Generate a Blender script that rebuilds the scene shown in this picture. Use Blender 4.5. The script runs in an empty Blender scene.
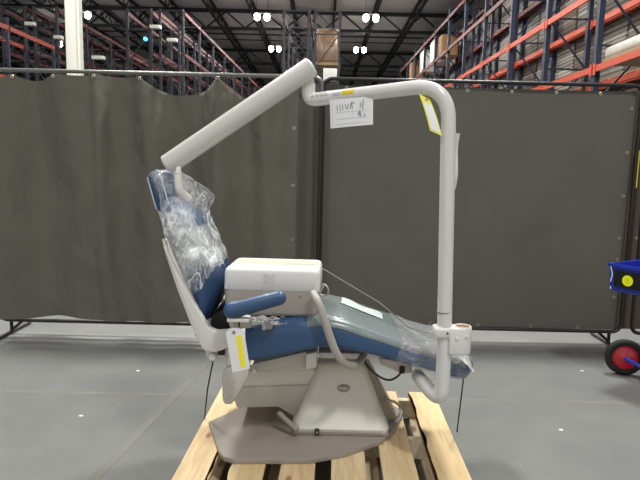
import bpy, bmesh, math, random
from mathutils import Vector, Matrix, noise
random.seed(7)
SC = bpy.context.scene
COL = SC.collection
pi = math.pi

# ------------------------------------------------------------------ camera, world, exposure, lamps
HC, FPX, PITCH, ROLL = 1.38, 540.0, math.radians(7.07), 0.023
fw = Vector((0, math.cos(PITCH), -math.sin(PITCH)))
u0 = Vector((0, math.sin(PITCH), math.cos(PITCH)))
r0 = Vector((1, 0, 0))
rt = math.cos(ROLL) * r0 + math.sin(ROLL) * u0
up = math.cos(ROLL) * u0 - math.sin(ROLL) * r0
cam = bpy.data.cameras.new('camera')
cam.sensor_fit = 'HORIZONTAL'; cam.sensor_width = 36.0; cam.lens = 36.0 * FPX / 640.0
cam.clip_end = 300
camo = bpy.data.objects.new('camera', cam); COL.objects.link(camo)
M = Matrix((rt, up, -fw)).transposed().to_4x4(); M.translation = (0, 0, HC)
camo.matrix_world = M
SC.camera = camo

W = bpy.data.worlds.new('world'); SC.world = W; W.use_nodes = True
W.node_tree.nodes['Background'].inputs[0].default_value = (1.0, 0.98, 0.95, 1)
W.node_tree.nodes['Background'].inputs[1].default_value = 0.70
SC.view_settings.view_transform = 'Standard'; SC.view_settings.look = 'None'
SC.view_settings.gamma = 1.0; SC.view_settings.exposure = 0.10
SC.view_settings.use_curve_mapping = False

LAMP_W = 520.0
def lamp(x, y, w=LAMP_W):
    l = bpy.data.lights.new('high_bay_light', 'AREA'); l.shape = 'RECTANGLE'; l.size = 1.0; l.size_y = 1.3
    l.energy = w; l.color = (1.0, 0.985, 0.955)
    o = bpy.data.objects.new('high_bay_light', l); o.location = (x, y, 9.86); COL.objects.link(o)
LAMPS_SEEN = [(-3.46, 30.90), (2.49, 30.61), (-3.41, 38.60), (2.44, 38.31), (-13.47, 31.31), (-17.95, 38.55)]
for x, y in LAMPS_SEEN: lamp(x, y, LAMP_W if x > -10 else 260)
for x in (-4.0, 3.1):
    for y, w in ((22.4, 520), (14.4, 600), (6.2, 800), (-3.2, 230 if x < 0 else 520)): lamp(x, y, w)
for x, y in ((-15.6, 15.4), (-15.6, 25.0), (-15.6, 5.0), (12.5, 15.4), (12.5, 5.0)): lamp(x, y, 240)

# ------------------------------------------------------------------ helpers
def s2l(c):
    return tuple(((v / 255.0) / 12.92 if v / 255.0 <= 0.04045 else (((v / 255.0) + 0.055) / 1.055) ** 2.4) for v in c) + (1.0,)

def mat(name, rgb, rough=0.5, metal=0.0, var=0.0, scale=8.0, bump=0.0, bscale=60.0, bdist=.01, coat=0.0, stretch=None):
    m = bpy.data.materials.new(name); m.use_nodes = True
    nt = m.node_tree; b = nt.nodes['Principled BSDF']
    b.inputs['Base Color'].default_value = s2l(rgb)
    b.inputs['Roughness'].default_value = rough; b.inputs['Metallic'].default_value = metal
    b.inputs['Coat Weight'].default_value = coat
    tc = nt.nodes.new('ShaderNodeTexCoord')
    src = tc.outputs['Object']
    if stretch:
        mp = nt.nodes.new('ShaderNodeMapping'); mp.inputs['Scale'].default_value = stretch
        nt.links.new(src, mp.inputs[0]); src = mp.outputs[0]
    if var > 0:
        n = nt.nodes.new('ShaderNodeTexNoise'); n.inputs['Scale'].default_value = scale; n.inputs['Detail'].default_value = 5
        nt.links.new(src, n.inputs['Vector'])
        r = nt.nodes.new('ShaderNodeValToRGB')
        c = s2l(rgb)
        r.color_ramp.elements[0].position = 0.3; r.color_ramp.elements[1].position = 0.7
        r.color_ramp.elements[0].color = tuple(v * (1 - var) for v in c[:3]) + (1,)
        r.color_ramp.elements[1].color = tuple(min(1, v * (1 + var)) for v in c[:3]) + (1,)
        nt.links.new(n.outputs[0], r.inputs[0]); nt.links.new(r.outputs[0], b.inputs['Base Color'])
    if bump > 0:
        n2 = nt.nodes.new('ShaderNodeTexNoise'); n2.inputs['Scale'].default_value = bscale
        nt.links.new(src, n2.inputs['Vector'])
        bp = nt.nodes.new('ShaderNodeBump'); bp.inputs['Strength'].default_value = bump; bp.inputs['Distance'].default_value = bdist
        nt.links.new(n2.outputs[0], bp.inputs['Height']); nt.links.new(bp.outputs[0], b.inputs['Normal'])
    return m

def emis(name, rgb, s):
    m = bpy.data.materials.new(name); m.use_nodes = True
    b = m.node_tree.nodes['Principled BSDF']
    b.inputs['Base Color'].default_value = s2l(rgb)
    b.inputs['Emission Color'].default_value = s2l(rgb); b.inputs['Emission Strength'].default_value = s
    return m

def film(name, rgb, lo, hi, scale=20.0, stretch=(1, 1, 1), rough=0.15, spread=0.12, bump=0.5):
    """Clear plastic film: part see-through, part milky, with creases."""
    m = bpy.data.materials.new(name); m.use_nodes = True
    nt = m.node_tree; nt.nodes.remove(nt.nodes['Principled BSDF'])
    out = nt.nodes['Material Output']
    tr = nt.nodes.new('ShaderNodeBsdfTransparent')
    pb = nt.nodes.new('ShaderNodeBsdfPrincipled')
    pb.inputs['Base Color'].default_value = s2l(rgb); pb.inputs['Roughness'].default_value = rough
    tc = nt.nodes.new('ShaderNodeTexCoord'); mp = nt.nodes.new('ShaderNodeMapping')
    mp.inputs['Scale'].default_value = stretch; mp.inputs['Rotation'].default_value = (0, 0.5, 0)
    n = nt.nodes.new('ShaderNodeTexNoise'); n.inputs['Scale'].default_value = scale; n.inputs['Detail'].default_value = 6
    n.inputs['Distortion'].default_value = 1.5
    r = nt.nodes.new('ShaderNodeMapRange')
    r.inputs['From Min'].default_value = 0.5 - spread; r.inputs['From Max'].default_value = 0.5 + spread
    r.inputs['To Min'].default_value = lo; r.inputs['To Max'].default_value = hi
    mx = nt.nodes.new('ShaderNodeMixShader')
    bp = nt.nodes.new('ShaderNodeBump'); bp.inputs['Strength'].default_value = bump; bp.inputs['Distance'].default_value = 0.02
    L = nt.links.new
    L(tc.outputs['Object'], mp.inputs[0]); L(mp.outputs[0], n.inputs['Vector']); L(n.outputs[0], r.inputs['Value'])
    L(n.outputs[0], bp.inputs['Height']); L(bp.outputs[0], pb.inputs['Normal'])
    L(r.outputs[0], mx.inputs[0]); L(tr.outputs[0], mx.inputs[1]); L(pb.outputs[0], mx.inputs[2])
    L(mx.outputs[0], out.inputs[0])
    return m

def new_bm(): return bmesh.new()

def box(bm, x0, x1, y0, y1, z0, z1, bev=0.0, seg=2, rot=0.0):
    r = bmesh.ops.create_cube(bm, size=1.0)
    vs = r['verts']
    c = Vector(((x0 + x1) / 2, (y0 + y1) / 2, (z0 + z1) / 2))
    for v in vs:
        v.co = Vector((v.co.x * (x1 - x0), v.co.y * (y1 - y0), v.co.z * (z1 - z0)))
    if bev > 0:
        es = list({e for v in vs for e in v.link_edges})
        g = bmesh.ops.bevel(bm, geom=es, offset=bev, segments=seg, affect='EDGES', profile=0.5)
        vs = list({v for f in g['faces'] for v in f.verts} | {v for v in vs if v.is_valid})
    R = Matrix.Rotation(rot, 3, 'Z')
    for v in vs: v.co = R @ v.co + c
    return vs

def prism_y(bm, pts, y0, y1, bev=0.0, seg=2):
    """Side profile pts [(x, z)] given thickness from y0 to y1."""
    a = [bm.verts.new((x, y0, z)) for x, z in pts]
    b = [bm.verts.new((x, y1, z)) for x, z in pts]
    n = len(pts); fs = [bm.faces.new(a), bm.faces.new(b[::-1])]
    for i in range(n):
        fs.append(bm.faces.new((a[i], b[i], b[(i + 1) % n], a[(i + 1) % n])))
    bmesh.ops.recalc_face_normals(bm, faces=fs)
    if bev > 0:
        es = list({e for f in fs for e in f.edges})
        bmesh.ops.bevel(bm, geom=es, offset=bev, segments=seg, affect='EDGES', profile=0.5)

def prism_z(bm, pts, z0, z1, bev=0.0, seg=2):
    a = [bm.verts.new((x, y, z0)) for x, y in pts]
    b = [bm.verts.new((x, y, z1)) for x, y in pts]
    n = len(pts); fs = [bm.faces.new(a), bm.faces.new(b[::-1])]
    for i in range(n):
        fs.append(bm.faces.new((a[i], b[i], b[(i + 1) % n], a[(i + 1) % n])))
    bmesh.ops.recalc_face_normals(bm, faces=fs)
    if bev > 0:
        es = list({e for f in fs for e in f.edges})
        bmesh.ops.bevel(bm, geom=es, offset=bev, segments=seg, affect='EDGES', profile=0.5)

def rings(bm, rs, cap0=True, cap1=True, closed=True):
    vr = [[bm.verts.new(p) for p in r] for r in rs]
    fs = []
    for a, b in zip(vr, vr[1:]):
        n = len(a)
        for i in range(n if closed else n - 1):
            j = (i + 1) % n
            fs.append(bm.faces.new((a[i], a[j], b[j], b[i])))
    if cap0: fs.append(bm.faces.new(vr[0][::-1]))
    if cap1: fs.append(bm.faces.new(vr[-1]))
    if closed: bmesh.ops.recalc_face_normals(bm, faces=fs)
    return vr

def fillet(pts, r, n=8):
    pts = [Vector(p) for p in pts]; out = [pts[0]]
    for i in range(1, len(pts) - 1):
        p = pts[i]; a = pts[i - 1] - p; b = pts[i + 1] - p
        k = min(r, a.length * 0.49, b.length * 0.49)
        A = p + a.normalized() * k; B = p + b.normalized() * k
        for t in range(n + 1):
            t /= n
            out.append(A * (1 - t) ** 2 + p * 2 * t * (1 - t) + B * t * t)
    out.append(pts[-1]); return out

def smooth(pts, n=8):
    P = [Vector(p) for p in pts]; P = [2 * P[0] - P[1]] + P + [2 * P[-1] - P[-2]]
    o = []
    for i in range(1, len(P) - 2):
        a, b, c, d = P[i - 1:i + 3]
        for k in range(n):
            t = k / n
            o.append(0.5 * ((2 * b) + (c - a) * t + (2 * a - 5 * b + 4 * c - d) * t * t + (3 * b - a - 3 * c + d) * t ** 3))
    o.append(P[-2]); return o

def tube(bm, pts, rad, seg=16, round_ends=0.0):
    pts = [Vector(p) for p in pts]
    if not callable(rad):
        rr = rad; rad = lambda t: rr
    T = []
    for i in range(len(pts)):
        a = pts[max(0, i - 1)]; b = pts[min(len(pts) - 1, i + 1)]
        T.append((b - a).normalized())
    ref = Vector((0, 1, 0)) if abs(T[0].y) < 0.9 else Vector((1, 0, 0))
    nrm = (ref - T[0] * ref.dot(T[0])).normalized(); rs = []
    for i, p in enumerate(pts):
        nrm = (nrm - T[i] * nrm.dot(T[i])).normalized(); bn = T[i].cross(nrm)
        r = rad(i / max(1, len(pts) - 1))
        rs.append((p, nrm.copy(), bn, r))
    L = []
    def ring(p, n_, b_, r): return [p + n_ * (math.cos(2 * pi * k / seg) * r) + b_ * (math.sin(2 * pi * k / seg) * r) for k in range(seg)]
    if round_ends > 0:
        p, n_, b_, r = rs[0]
        for q in (0.05, 0.3, 0.6, 0.85):
            L.append(ring(p - T[0] * round_ends * (1 - q), n_, b_, r * math.sqrt(1 - (1 - q) ** 2)))
    for x in rs: L.append(ring(*x))
    if round_ends > 0:
        p, n_, b_, r = rs[-1]
        for q in (0.85, 0.6, 0.3, 0.05):
            L.append(ring(p + T[-1] * round_ends * (1 - q), n_, b_, r * math.sqrt(1 - (1 - q) ** 2)))
    rings(bm, L)

def bar(bm, a, b, w, h=None):
    """Square-section bar from a to b."""
    a, b = Vector(a), Vector(b); h = h or w
    t = (b - a).normalized(); ref = Vector((0, 0, 1)) if abs(t.z) < 0.95 else Vector((0, 1, 0))
    s = t.cross(ref).normalized(); v = s.cross(t)
    rs = [[p + s * (i * w / 2) + v * (j * h / 2) for i, j in ((-1, -1), (1, -1), (1, 1), (-1, 1))] for p in (a, b)]
    rings(bm, rs)

def cyl(bm, c, axis, r, h, seg=24, bev=0.0):
    c = Vector(c); ax = Vector(axis).normalized()
    if bev:
        pts = [c - ax * h / 2, c - ax * (h / 2 - bev), c + ax * (h / 2 - bev), c + ax * h / 2]
        rr = [r - bev, r, r, r - bev]
    else:
        pts = [c - ax * h / 2, c + ax * h / 2]; rr = [r, r]
    ref = Vector((0, 0, 1)) if abs(ax.z) < 0.9 else Vector((1, 0, 0))
    n_ = (ref - ax * ref.dot(ax)).normalized(); b_ = ax.cross(n_)
    rings(bm, [[p + n_ * math.cos(2 * pi * k / seg) * q + b_ * math.sin(2 * pi * k / seg) * q for k in range(seg)] for p, q in zip(pts, rr)])

def torus(bm, c, axis, R, r, seg=24, sec=8):
    c = Vector(c); ax = Vector(axis).normalized()
    ref = Vector((0, 0, 1)) if abs(ax.z) < 0.9 else Vector((1, 0, 0))
    n_ = (ref - ax * ref.dot(ax)).normalized(); b_ = ax.cross(n_)
    g = []
    for k in range(seg):
        a = 2 * pi * k / seg; d = n_ * math.cos(a) + b_ * math.sin(a)
        g.append([bm.verts.new(c + d * (R + r * math.cos(2 * pi * j / sec)) + ax * (r * math.sin(2 * pi * j / sec))) for j in range(sec)])
    fs = []
    for k in range(seg):
        for j in range(sec):
            fs.append(bm.faces.new((g[k][j], g[(k + 1) % seg][j], g[(k + 1) % seg][(j + 1) % sec], g[k][(j + 1) % sec])))
    bmesh.ops.recalc_face_normals(bm, faces=fs)

def sheet(bm, corners, nu=6, nv=6, thick=0.0015, disp=None):
    """Thin sheet across four corners (a b c d in turn), with real thickness."""
    a, b, c, d = [Vector(p) for p in corners]
    n = (b - a).cross(d - a).normalized()
    def pt(u, v):
        p = (a * (1 - u) + b * u) * (1 - v) + (d * (1 - u) + c * u) * v
        return p + n * disp(u, v) if disp else p
    lay = []
    for s in (0.5, -0.5):
        lay.append([[bm.verts.new(pt(i / nu, j / nv) + n * (s * thick)) for i in range(nu + 1)] for j in range(nv + 1)])
    for q, L in enumerate(lay):
        for j in range(nv):
            for i in range(nu):
                f = (L[j][i], L[j][i + 1], L[j + 1][i + 1], L[j + 1][i])
                bm.faces.new(f if q == 0 else f[::-1])
    A, B = lay
    loop = [(0, i) for i in range(nu)] + [(j, nu) for j in range(nv)] + [(nv, i) for i in range(nu, 0, -1)] + [(j, 0) for j in range(nv, 0, -1)]
    for (j, i), (j2, i2) in zip(loop, loop[1:] + loop[:1]):
        bm.faces.new((A[j2][i2], A[j][i], B[j][i], B[j2][i2]))

def obj(name, bm, m, parent=None, sm=35, loc=None):
    me = bpy.data.meshes.new(name); bm.to_mesh(me); bm.free()
    o = bpy.data.objects.new(name, me); COL.objects.link(o)
    if m is not None: me.materials.append(m)
    if sm:
        me.polygons.foreach_set('use_smooth', [True] * len(me.polygons))
        me.set_sharp_from_angle(angle=math.radians(sm))
    if parent is not None:
        o.parent = parent
        o.matrix_parent_inverse = Matrix.Translation(-Vector(parent.location)) if parent.type == 'EMPTY' and parent.rotation_euler.z == 0 else Matrix()
    if loc: o.location = loc
    return o

def empty(name, loc, rz=0.0):
    o = bpy.data.objects.new(name, None); COL.objects.link(o); o.location = loc; o.rotation_euler = (0, 0, rz)
    o.empty_display_size = 0.1
    return o

def tag(o, label, cat, group=None):
    o['label'] = label; o['category'] = cat
    if group: o['group'] = group
    return o

def struct(o): o['kind'] = 'structure'; return o

def copy_tree(o, parent=None):
    c = o.copy(); COL.objects.link(c)
    if parent is not None: c.parent = parent
    for ch in list(o.children): copy_tree(ch, c)
    return c

# ------------------------------------------------------------------ materials
def concrete():
    m = bpy.data.materials.new('polished_concrete'); m.use_nodes = True
    nt = m.node_tree; b = nt.nodes['Principled BSDF']; L = nt.links.new
    tc = nt.nodes.new('ShaderNodeTexCoord')
    n1 = nt.nodes.new('ShaderNodeTexNoise'); n1.inputs['Scale'].default_value = 1.6; n1.inputs['Detail'].default_value = 8; n1.inputs['Roughness'].default_value = .62
    n2 = nt.nodes.new('ShaderNodeTexNoise'); n2.inputs['Scale'].default_value = 22; n2.inputs['Detail'].default_value = 4
    L(tc.outputs['Object'], n1.inputs[0]); L(tc.outputs['Object'], n2.inputs[0])
    r = nt.nodes.new('ShaderNodeValToRGB')
    r.color_ramp.elements[0].position = .25; r.color_ramp.elements[0].color = s2l((113, 115, 113))
    r.color_ramp.elements[1].position = .75; r.color_ramp.elements[1].color = s2l((134, 135, 132))
    L(n1.outputs[0], r.inputs[0])
    mx = nt.nodes.new('ShaderNodeMix'); mx.data_type = 'RGBA'; mx.blend_type = 'MULTIPLY'; mx.inputs['Factor'].default_value = .10
    L(r.outputs[0], mx.inputs[6]); L(n2.outputs[0], mx.inputs[7])
    L(mx.outputs[2], b.inputs['Base Color'])
    b.inputs['Roughness'].default_value = .38; b.inputs['Specular IOR Level'].default_value = .35
    return m
M_floor = concrete()
M_joint = mat('joint_filler', (118, 118, 112), .6, var=.08, scale=4)
M_speck = mat('pale_debris', (225, 225, 222), .8)
M_deck = mat('roof_deck', (226, 227, 228), .8, var=.05, scale=.5)
M_wall = mat('grey_wall', (196, 194, 190), .85)
M_steel = mat('dark_steel', (38, 41, 46), .6)
M_white_col = mat('white_column_paint', (226, 226, 214), .55)
M_curtain = mat('olive_canvas', (99, 96, 87), .85, var=.07, scale=3, bump=.55, bscale=5, bdist=.09, stretch=(1, 1, .55))
M_curtain2 = mat('olive_canvas_flat', (96, 94, 86), .8, var=.06, scale=2, bump=.4, bscale=2.5, bdist=.05)
M_seam = mat('canvas_edge', (104, 102, 90), .85)
M_pipe_grey = mat('grey_pipe', (120, 120, 116), .35, metal=.5)
M_pipe = mat('black_pipe', (30, 29, 28), .38)
M_brass = mat('dull_nickel', (205, 196, 170), .3, metal=.8)
M_shell = mat('warm_white_plastic', (217, 214, 209), .42)
M_beige = mat('beige_grey_plastic', (192, 187, 178), .45)
M_taupe = mat('taupe_plastic', (168, 160, 153), .5)
M_lid = mat('white_lid_plastic', (222, 220, 219), .35)
M_lidtop = mat('yellowed_tape', (206, 196, 170), .45)
M_boom = mat('cream_painted_metal', (207, 205, 199), .3, coat=.3)
M_post = mat('white_painted_tube', (216, 215, 212), .3, coat=.3)
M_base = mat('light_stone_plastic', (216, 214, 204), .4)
M_plate = mat('taupe_base_plate', (150, 142, 134), .55, var=.03, scale=6)
M_blue = mat('blue_vinyl', (50, 80, 116), .38, var=.06, scale=7)
M_navy = mat('navy_vinyl', (44, 70, 106), .35, var=.08, scale=9)
M_piping = mat('pale_piping', (200, 208, 214), .4)
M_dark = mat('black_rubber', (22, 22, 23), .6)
M_cable = mat('black_cable', (28, 27, 26), .5)
M_hose = mat('taupe_hose', (168, 162, 154), .45)
M_paper = mat('white_paper', (232, 233, 234), .7)
M_ink = mat('pen_ink', (128, 130, 136), .7)
M_yellow = mat('yellow_print', (255, 238, 60), .5)
M_lime = mat('lime_sticker', (232, 240, 20), .5)
M_red = mat('red_wheel_plastic', (205, 38, 58), .3, coat=.4)
M_tyre = mat('tyre_rubber', (26, 28, 27), .7)
M_cart = mat('royal_blue_plastic', (30, 50, 160), .35)
M_cartblk = mat('black_panel', (14, 14, 15), .35)
M_gold = mat('gold_cup_lining', (112, 80, 32), .5, metal=.5)
M_emblem = mat('bronze_emblem', (150, 134, 124), .35, metal=.4)
M_silver = mat('embossed_silver', (205, 200, 195), .3, metal=.5)
M_upright = mat('navy_rack_paint', (36, 43, 62), .5)
M_upright_dk = mat('dark_rack_paint', (40, 42, 50), .55)
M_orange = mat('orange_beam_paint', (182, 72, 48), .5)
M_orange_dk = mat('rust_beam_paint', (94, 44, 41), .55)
M_sign = mat('pale_rack_plate', (220, 220, 210), .5)
M_lampon = emis('lamp_glow', (255, 250, 240), 22.0)
M_tagyellow = mat('pale_yellow_edge', (238, 232, 70), .5)
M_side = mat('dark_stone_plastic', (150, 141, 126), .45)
M_bluelamp = emis('blue_indicator', (80, 190, 255), 3.0)
M_strap = mat('black_strap', (34, 33, 32), .5)
M_thread = mat('grey_cord', (140, 136, 128), .6)
M_bark = mat('brown_bark', (184, 132, 96), .8, var=.3, scale=30)

def wood(name, rgb, seed):
    m = bpy.data.materials.new(name); m.use_nodes = True
    nt = m.node_tree; b = nt.nodes['Principled BSDF']; L = nt.links.new
    tc = nt.nodes.new('ShaderNodeTexCoord'); mp = nt.nodes.new('ShaderNodeMapping')
    mp.inputs['Scale'].default_value = (9, .9, 9); mp.inputs['Location'].default_value = (seed * 3.1, seed * 1.7, seed)
    n = nt.nodes.new('ShaderNodeTexNoise'); n.inputs['Scale'].default_value = 3.2; n.inputs['Detail'].default_value = 7; n.inputs['Distortion'].default_value = 1.2
    r = nt.nodes.new('ShaderNodeValToRGB'); c = s2l(rgb)
    r.color_ramp.elements[0].position = .32; r.color_ramp.elements[1].position = .62
    r.color_ramp.elements[0].color = (c[0] * .84, c[1] * .77, c[2] * .66, 1)
    r.color_ramp.elements[1].color = c
    v = nt.nodes.new('ShaderNodeTexVoronoi'); v.inputs['Scale'].default_value = 2.6
    mp2 = nt.nodes.new('ShaderNodeMapping'); mp2.inputs['Scale'].default_value = (2.4, 1.0, 1); mp2.inputs['Location'].default_value = (seed * 2.3, seed, 0)
    r2 = nt.nodes.new('ShaderNodeValToRGB'); r2.color_ramp.elements[0].position = .07; r2.color_ramp.elements[1].position = .12
    r2.color_ramp.elements[0].color = (.42, .24, .14, 1); r2.color_ramp.elements[1].color = (1, 1, 1, 1)
    mx = nt.nodes.new('ShaderNodeMix'); mx.data_type = 'RGBA'; mx.blend_type = 'MULTIPLY'; mx.inputs['Factor'].default_value = .8
    L(tc.outputs['Object'], mp.inputs[0]); L(mp.outputs[0], n.inputs[0]); L(n.outputs[0], r.inputs[0])
    L(tc.outputs['Object'], mp2.inputs[0]); L(mp2.outputs[0], v.inputs['Vector']); L(v.outputs['Distance'], r2.inputs[0])
    L(r.outputs[0], mx.inputs[6]); L(r2.outputs[0], mx.inputs[7]); L(mx.outputs[2], b.inputs['Base Color'])
    b.inputs['Roughness'].default_value = .65
    return m
M_wood = [wood('pine_board_%d' % k, c, k + 1) for k, c in enumerate([(232, 208, 166), (228, 203, 158), (224, 198, 158), (234, 211, 172)])]
M_woodside = wood('weathered_pine', (226, 214, 190), 9)

def wrap_mat(name):
    """Stretch wrap: mostly clear, highlights along its creases painted as thin white lines."""
    m = bpy.data.materials.new(name); m.use_nodes = True
    nt = m.node_tree; nt.nodes.remove(nt.nodes['Principled BSDF']); L = nt.links.new
    out = nt.nodes['Material Output']
    tr = nt.nodes.new('ShaderNodeBsdfTransparent'); pb = nt.nodes.new('ShaderNodeBsdfPrincipled')
    pb.inputs['Base Color'].default_value = s2l((244, 247, 248)); pb.inputs['Roughness'].default_value = .1
    tc = nt.nodes.new('ShaderNodeTexCoord')
    acc = None
    for sc, rot, st, w, amp in ((9, .6, (1, .6, .25), .03, .8), (19, -.5, (1, .7, .22), .028, .7), (26, .25, (1, .8, .2), .022, .6)):
        mp = nt.nodes.new('ShaderNodeMapping'); mp.inputs['Rotation'].default_value = (0, rot, 0)
        mp.vector_type = 'TEXTURE'; mp.inputs['Scale'].default_value = tuple(1 / v for v in st)
        n = nt.nodes.new('ShaderNodeTexNoise'); n.inputs['Scale'].default_value = sc; n.inputs['Detail'].default_value = 4; n.inputs['Distortion'].default_value = .8
        L(tc.outputs['Object'], mp.inputs[0]); L(mp.outputs[0], n.inputs['Vector'])
        a = nt.nodes.new('ShaderNodeMath'); a.operation = 'SUBTRACT'; a.inputs[1].default_value = .5; L(n.outputs[0], a.inputs[0])
        b = nt.nodes.new('ShaderNodeMath'); b.operation = 'ABSOLUTE'; L(a.outputs[0], b.inputs[0])
        c = nt.nodes.new('ShaderNodeMapRange'); c.inputs['From Min'].default_value = 0; c.inputs['From Max'].default_value = w
        c.inputs['To Min'].default_value = amp; c.inputs['To Max'].default_value = 0; L(b.outputs[0], c.inputs['Value'])
        if acc is None: acc = c.outputs[0]
        else:
            d = nt.nodes.new('ShaderNodeMath'); d.operation = 'ADD'; L(acc, d.inputs[0]); L(c.outputs[0], d.inputs[1]); acc = d.outputs[0]
    big = nt.nodes.new('ShaderNodeTexNoise'); big.inputs['Scale'].default_value = 5.5; big.inputs['Detail'].default_value = 3
    L(tc.outputs['Object'], big.inputs['Vector'])
    bm_ = nt.nodes.new('ShaderNodeMapRange'); bm_.inputs['From Min'].default_value = .42; bm_.inputs['From Max'].default_value = .62
    bm_.inputs['To Min'].default_value = 0; bm_.inputs['To Max'].default_value = .55; L(big.outputs[0], bm_.inputs['Value'])
    d = nt.nodes.new('ShaderNodeMath'); d.operation = 'ADD'; L(acc, d.inputs[0]); L(bm_.outputs[0], d.inputs[1]); acc = d.outputs[0]
    sx = nt.nodes.new('ShaderNodeSeparateXYZ'); L(tc.outputs['Object'], sx.inputs[0])
    zz = nt.nodes.new('ShaderNodeMapRange'); zz.inputs['From Min'].default_value = 1.17; zz.inputs['From Max'].default_value = 1.30
    zz.inputs['To Min'].default_value = 1.0; zz.inputs['To Max'].default_value = .22; L(sx.outputs[2], zz.inputs['Value'])
    ml = nt.nodes.new('ShaderNodeMath'); ml.operation = 'MULTIPLY'; L(acc, ml.inputs[0]); L(zz.outputs[0], ml.inputs[1]); acc = ml.outputs[0]
    e = nt.nodes.new('ShaderNodeMapRange'); e.inputs['From Min'].default_value = 0; e.inputs['From Max'].default_value = 1.0
    e.inputs['To Min'].default_value = .06; e.inputs['To Max'].default_value = .9; L(acc, e.inputs['Value'])
    bp = nt.nodes.new('ShaderNodeBump'); bp.inputs['Strength'].default_value = .5; bp.inputs['Distance'].default_value = .01
    L(acc, bp.inputs['Height']); L(bp.outputs[0], pb.inputs['Normal'])
    mx = nt.nodes.new('ShaderNodeMixShader'); L(e.outputs[0], mx.inputs[0]); L(tr.outputs[0], mx.inputs[1]); L(pb.outputs[0], mx.inputs[2]); L(mx.outputs[0], out.inputs[0])
    return m
M_wrap = wrap_mat('stretch_wrap')
M_film_grey = film('grey_plastic_film', (118, 128, 127), .8, .9, scale=4, rough=.25, bump=.12)
M_film_toe = film('creased_plastic_film', (134, 130, 121), .82, .96, scale=14, stretch=(.5, 1, 1.2), rough=.16, spread=.2, bump=.5)
M_film_side = film('clear_plastic_film', (176, 184, 194), .10, .62, scale=30, stretch=(.8, 1, 1.4), rough=.08, spread=.2, bump=1.0)
M_foil = film('clear_plastic_bag', (232, 230, 226), .45, .95, scale=30, spread=.12, bump=.9)

# ------------------------------------------------------------------ building shell
bm = new_bm(); box(bm, -36, 24, -14, 68, -.2, 0); struct(obj('floor', bm, M_floor, sm=0))
def joint(a, b, w, name='trim_1', h=.0006):
    bm = new_bm(); a, b = Vector(a), Vector(b); s = (b - a).normalized().cross(Vector((0, 0, 1))) * w / 2
    vs = [bm.verts.new(p) for p in (a - s, b - s, b + s, a + s)]
    g = bm.faces.new(vs)
    q = bmesh.ops.extrude_face_region(bm, geom=[g])
    for v in q['geom']:
        if isinstance(v, bmesh.types.BMVert): v.co.z += h
    return struct(obj(name, bm, M_joint, sm=0))
joint((-6, 3.14, 0), (6, 3.27, 0), .04, 'trim_1')
joint((-1.02, 2.0, 0), (-.74, 4.2, 0), .05, 'trim_2', .0014)
bm = new_bm(); box(bm, -36, 24, -14, 68, 11.5, 11.7); struct(obj('ceiling', bm, M_deck, sm=0))
bm = new_bm(); box(bm, -36, 24, 68, 68.3, 0, 11.5); struct(obj('wall_back', bm, M_wall, sm=0))
bm = new_bm(); box(bm, -36.3, -36, -14, 68, 0, 11.5); struct(obj('wall_left', bm, M_wall, sm=0))
bm = new_bm(); box(bm, 24, 24.3, -14, 68, 0, 11.5); struct(obj('wall_right', bm, M_wall, sm=0))

# open-web joists running away from the camera and girders across them
k = 0
for i in range(-11, 9):
    x = -4.35 + 2.45 * i
    bm = new_bm()
    bar(bm, (x, 24, 11.4), (x, 67.8, 11.4), .12); bar(bm, (x, 24, 10.75), (x, 67.8, 10.75), .12)
    y = 24.0; s = 0
    while y < 67:
        bar(bm, (x, y, 11.38 if s else 10.77), (x, y + .75, 10.77 if s else 11.38), .05); y += .75; s ^= 1
    struct(obj('roof_joist', bm, M_steel, sm=0))
for y in (24.2, 35.2, 46.2, 57.2):
    bm = new_bm()
    bar(bm, (-35.8, y, 11.3), (23.8, y, 11.3), .2, .2); bar(bm, (-35.8, y, 10.25), (23.8, y, 10.25), .2, .16)
    x = -35.6; s = 0
    while x < 22.4:
        bar(bm, (x, y, 10.28 if s else 11.25), (x + 1.225, y, 11.25 if s else 10.28), .09); x += 1.225; s ^= 1
    struct(obj('roof_girder', bm, M_steel, sm=0))
for y in (29.8, 40.7, 51.7):
    bm = new_bm(); bar(bm, (-35.8, y, 11.25), (23.8, y, 11.25), .1, .1); bar(bm, (-35.8, y, 10.85), (23.8, y, 10.85), .06, .06)
    struct(obj('roof_bridging', bm, M_steel, sm=0))

# white building column
c0 = (-4.3960, 3.5209); c1 = (-4.1582, 3.5262)
bm = new_bm(); cx = (c0[0] + c1[0]) / 2
box(bm, cx - .12, cx + .055, 9.5, 9.7, 0, 11.5, .01); box(bm, cx + .055, cx + .095, 9.56, 9.7, 0, 11.5, .008)
box(bm, cx - .2, cx + .2, 9.4, 9.8, 0, .03)
struct(obj('column', bm, M_white_col))

# high bay lights: pairs of bright panels hung under the joists
def lightfix(x, y, label):
    t = tag(empty('ceiling_light', (x, y, 9.9)), label, 'light', 'high bay lights')
    bm = new_bm(); box(bm, x - .45, x + .45, y - .12, y + .12, 9.97, 10.04, .02); bar(bm, (x - .3, y, 10.03), (x - .3, y, 10.74), .02); bar(bm, (x + .3, y, 10.03), (x + .3, y, 10.74), .02)
    obj('housing', bm, M_steel, t)
    for s in (-1, 1):
        bm = new_bm(); cyl(bm, (x + s * .27, y, 9.80), (0, 0, 1), .15, .36, 18, .07)
        obj('lamp', bm, M_lampon, t)
names = ['twin lamp high bay light above centre aisle, nearer left one', 'twin lamp high bay light above centre aisle, nearer right one',
         'twin lamp high bay light above centre aisle, farther left one', 'twin lamp high bay light above centre aisle, farther right one',
         'twin lamp high bay light close beside the white column top', 'twin lamp high bay light glowing low behind the rack left of the white column']
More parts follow.
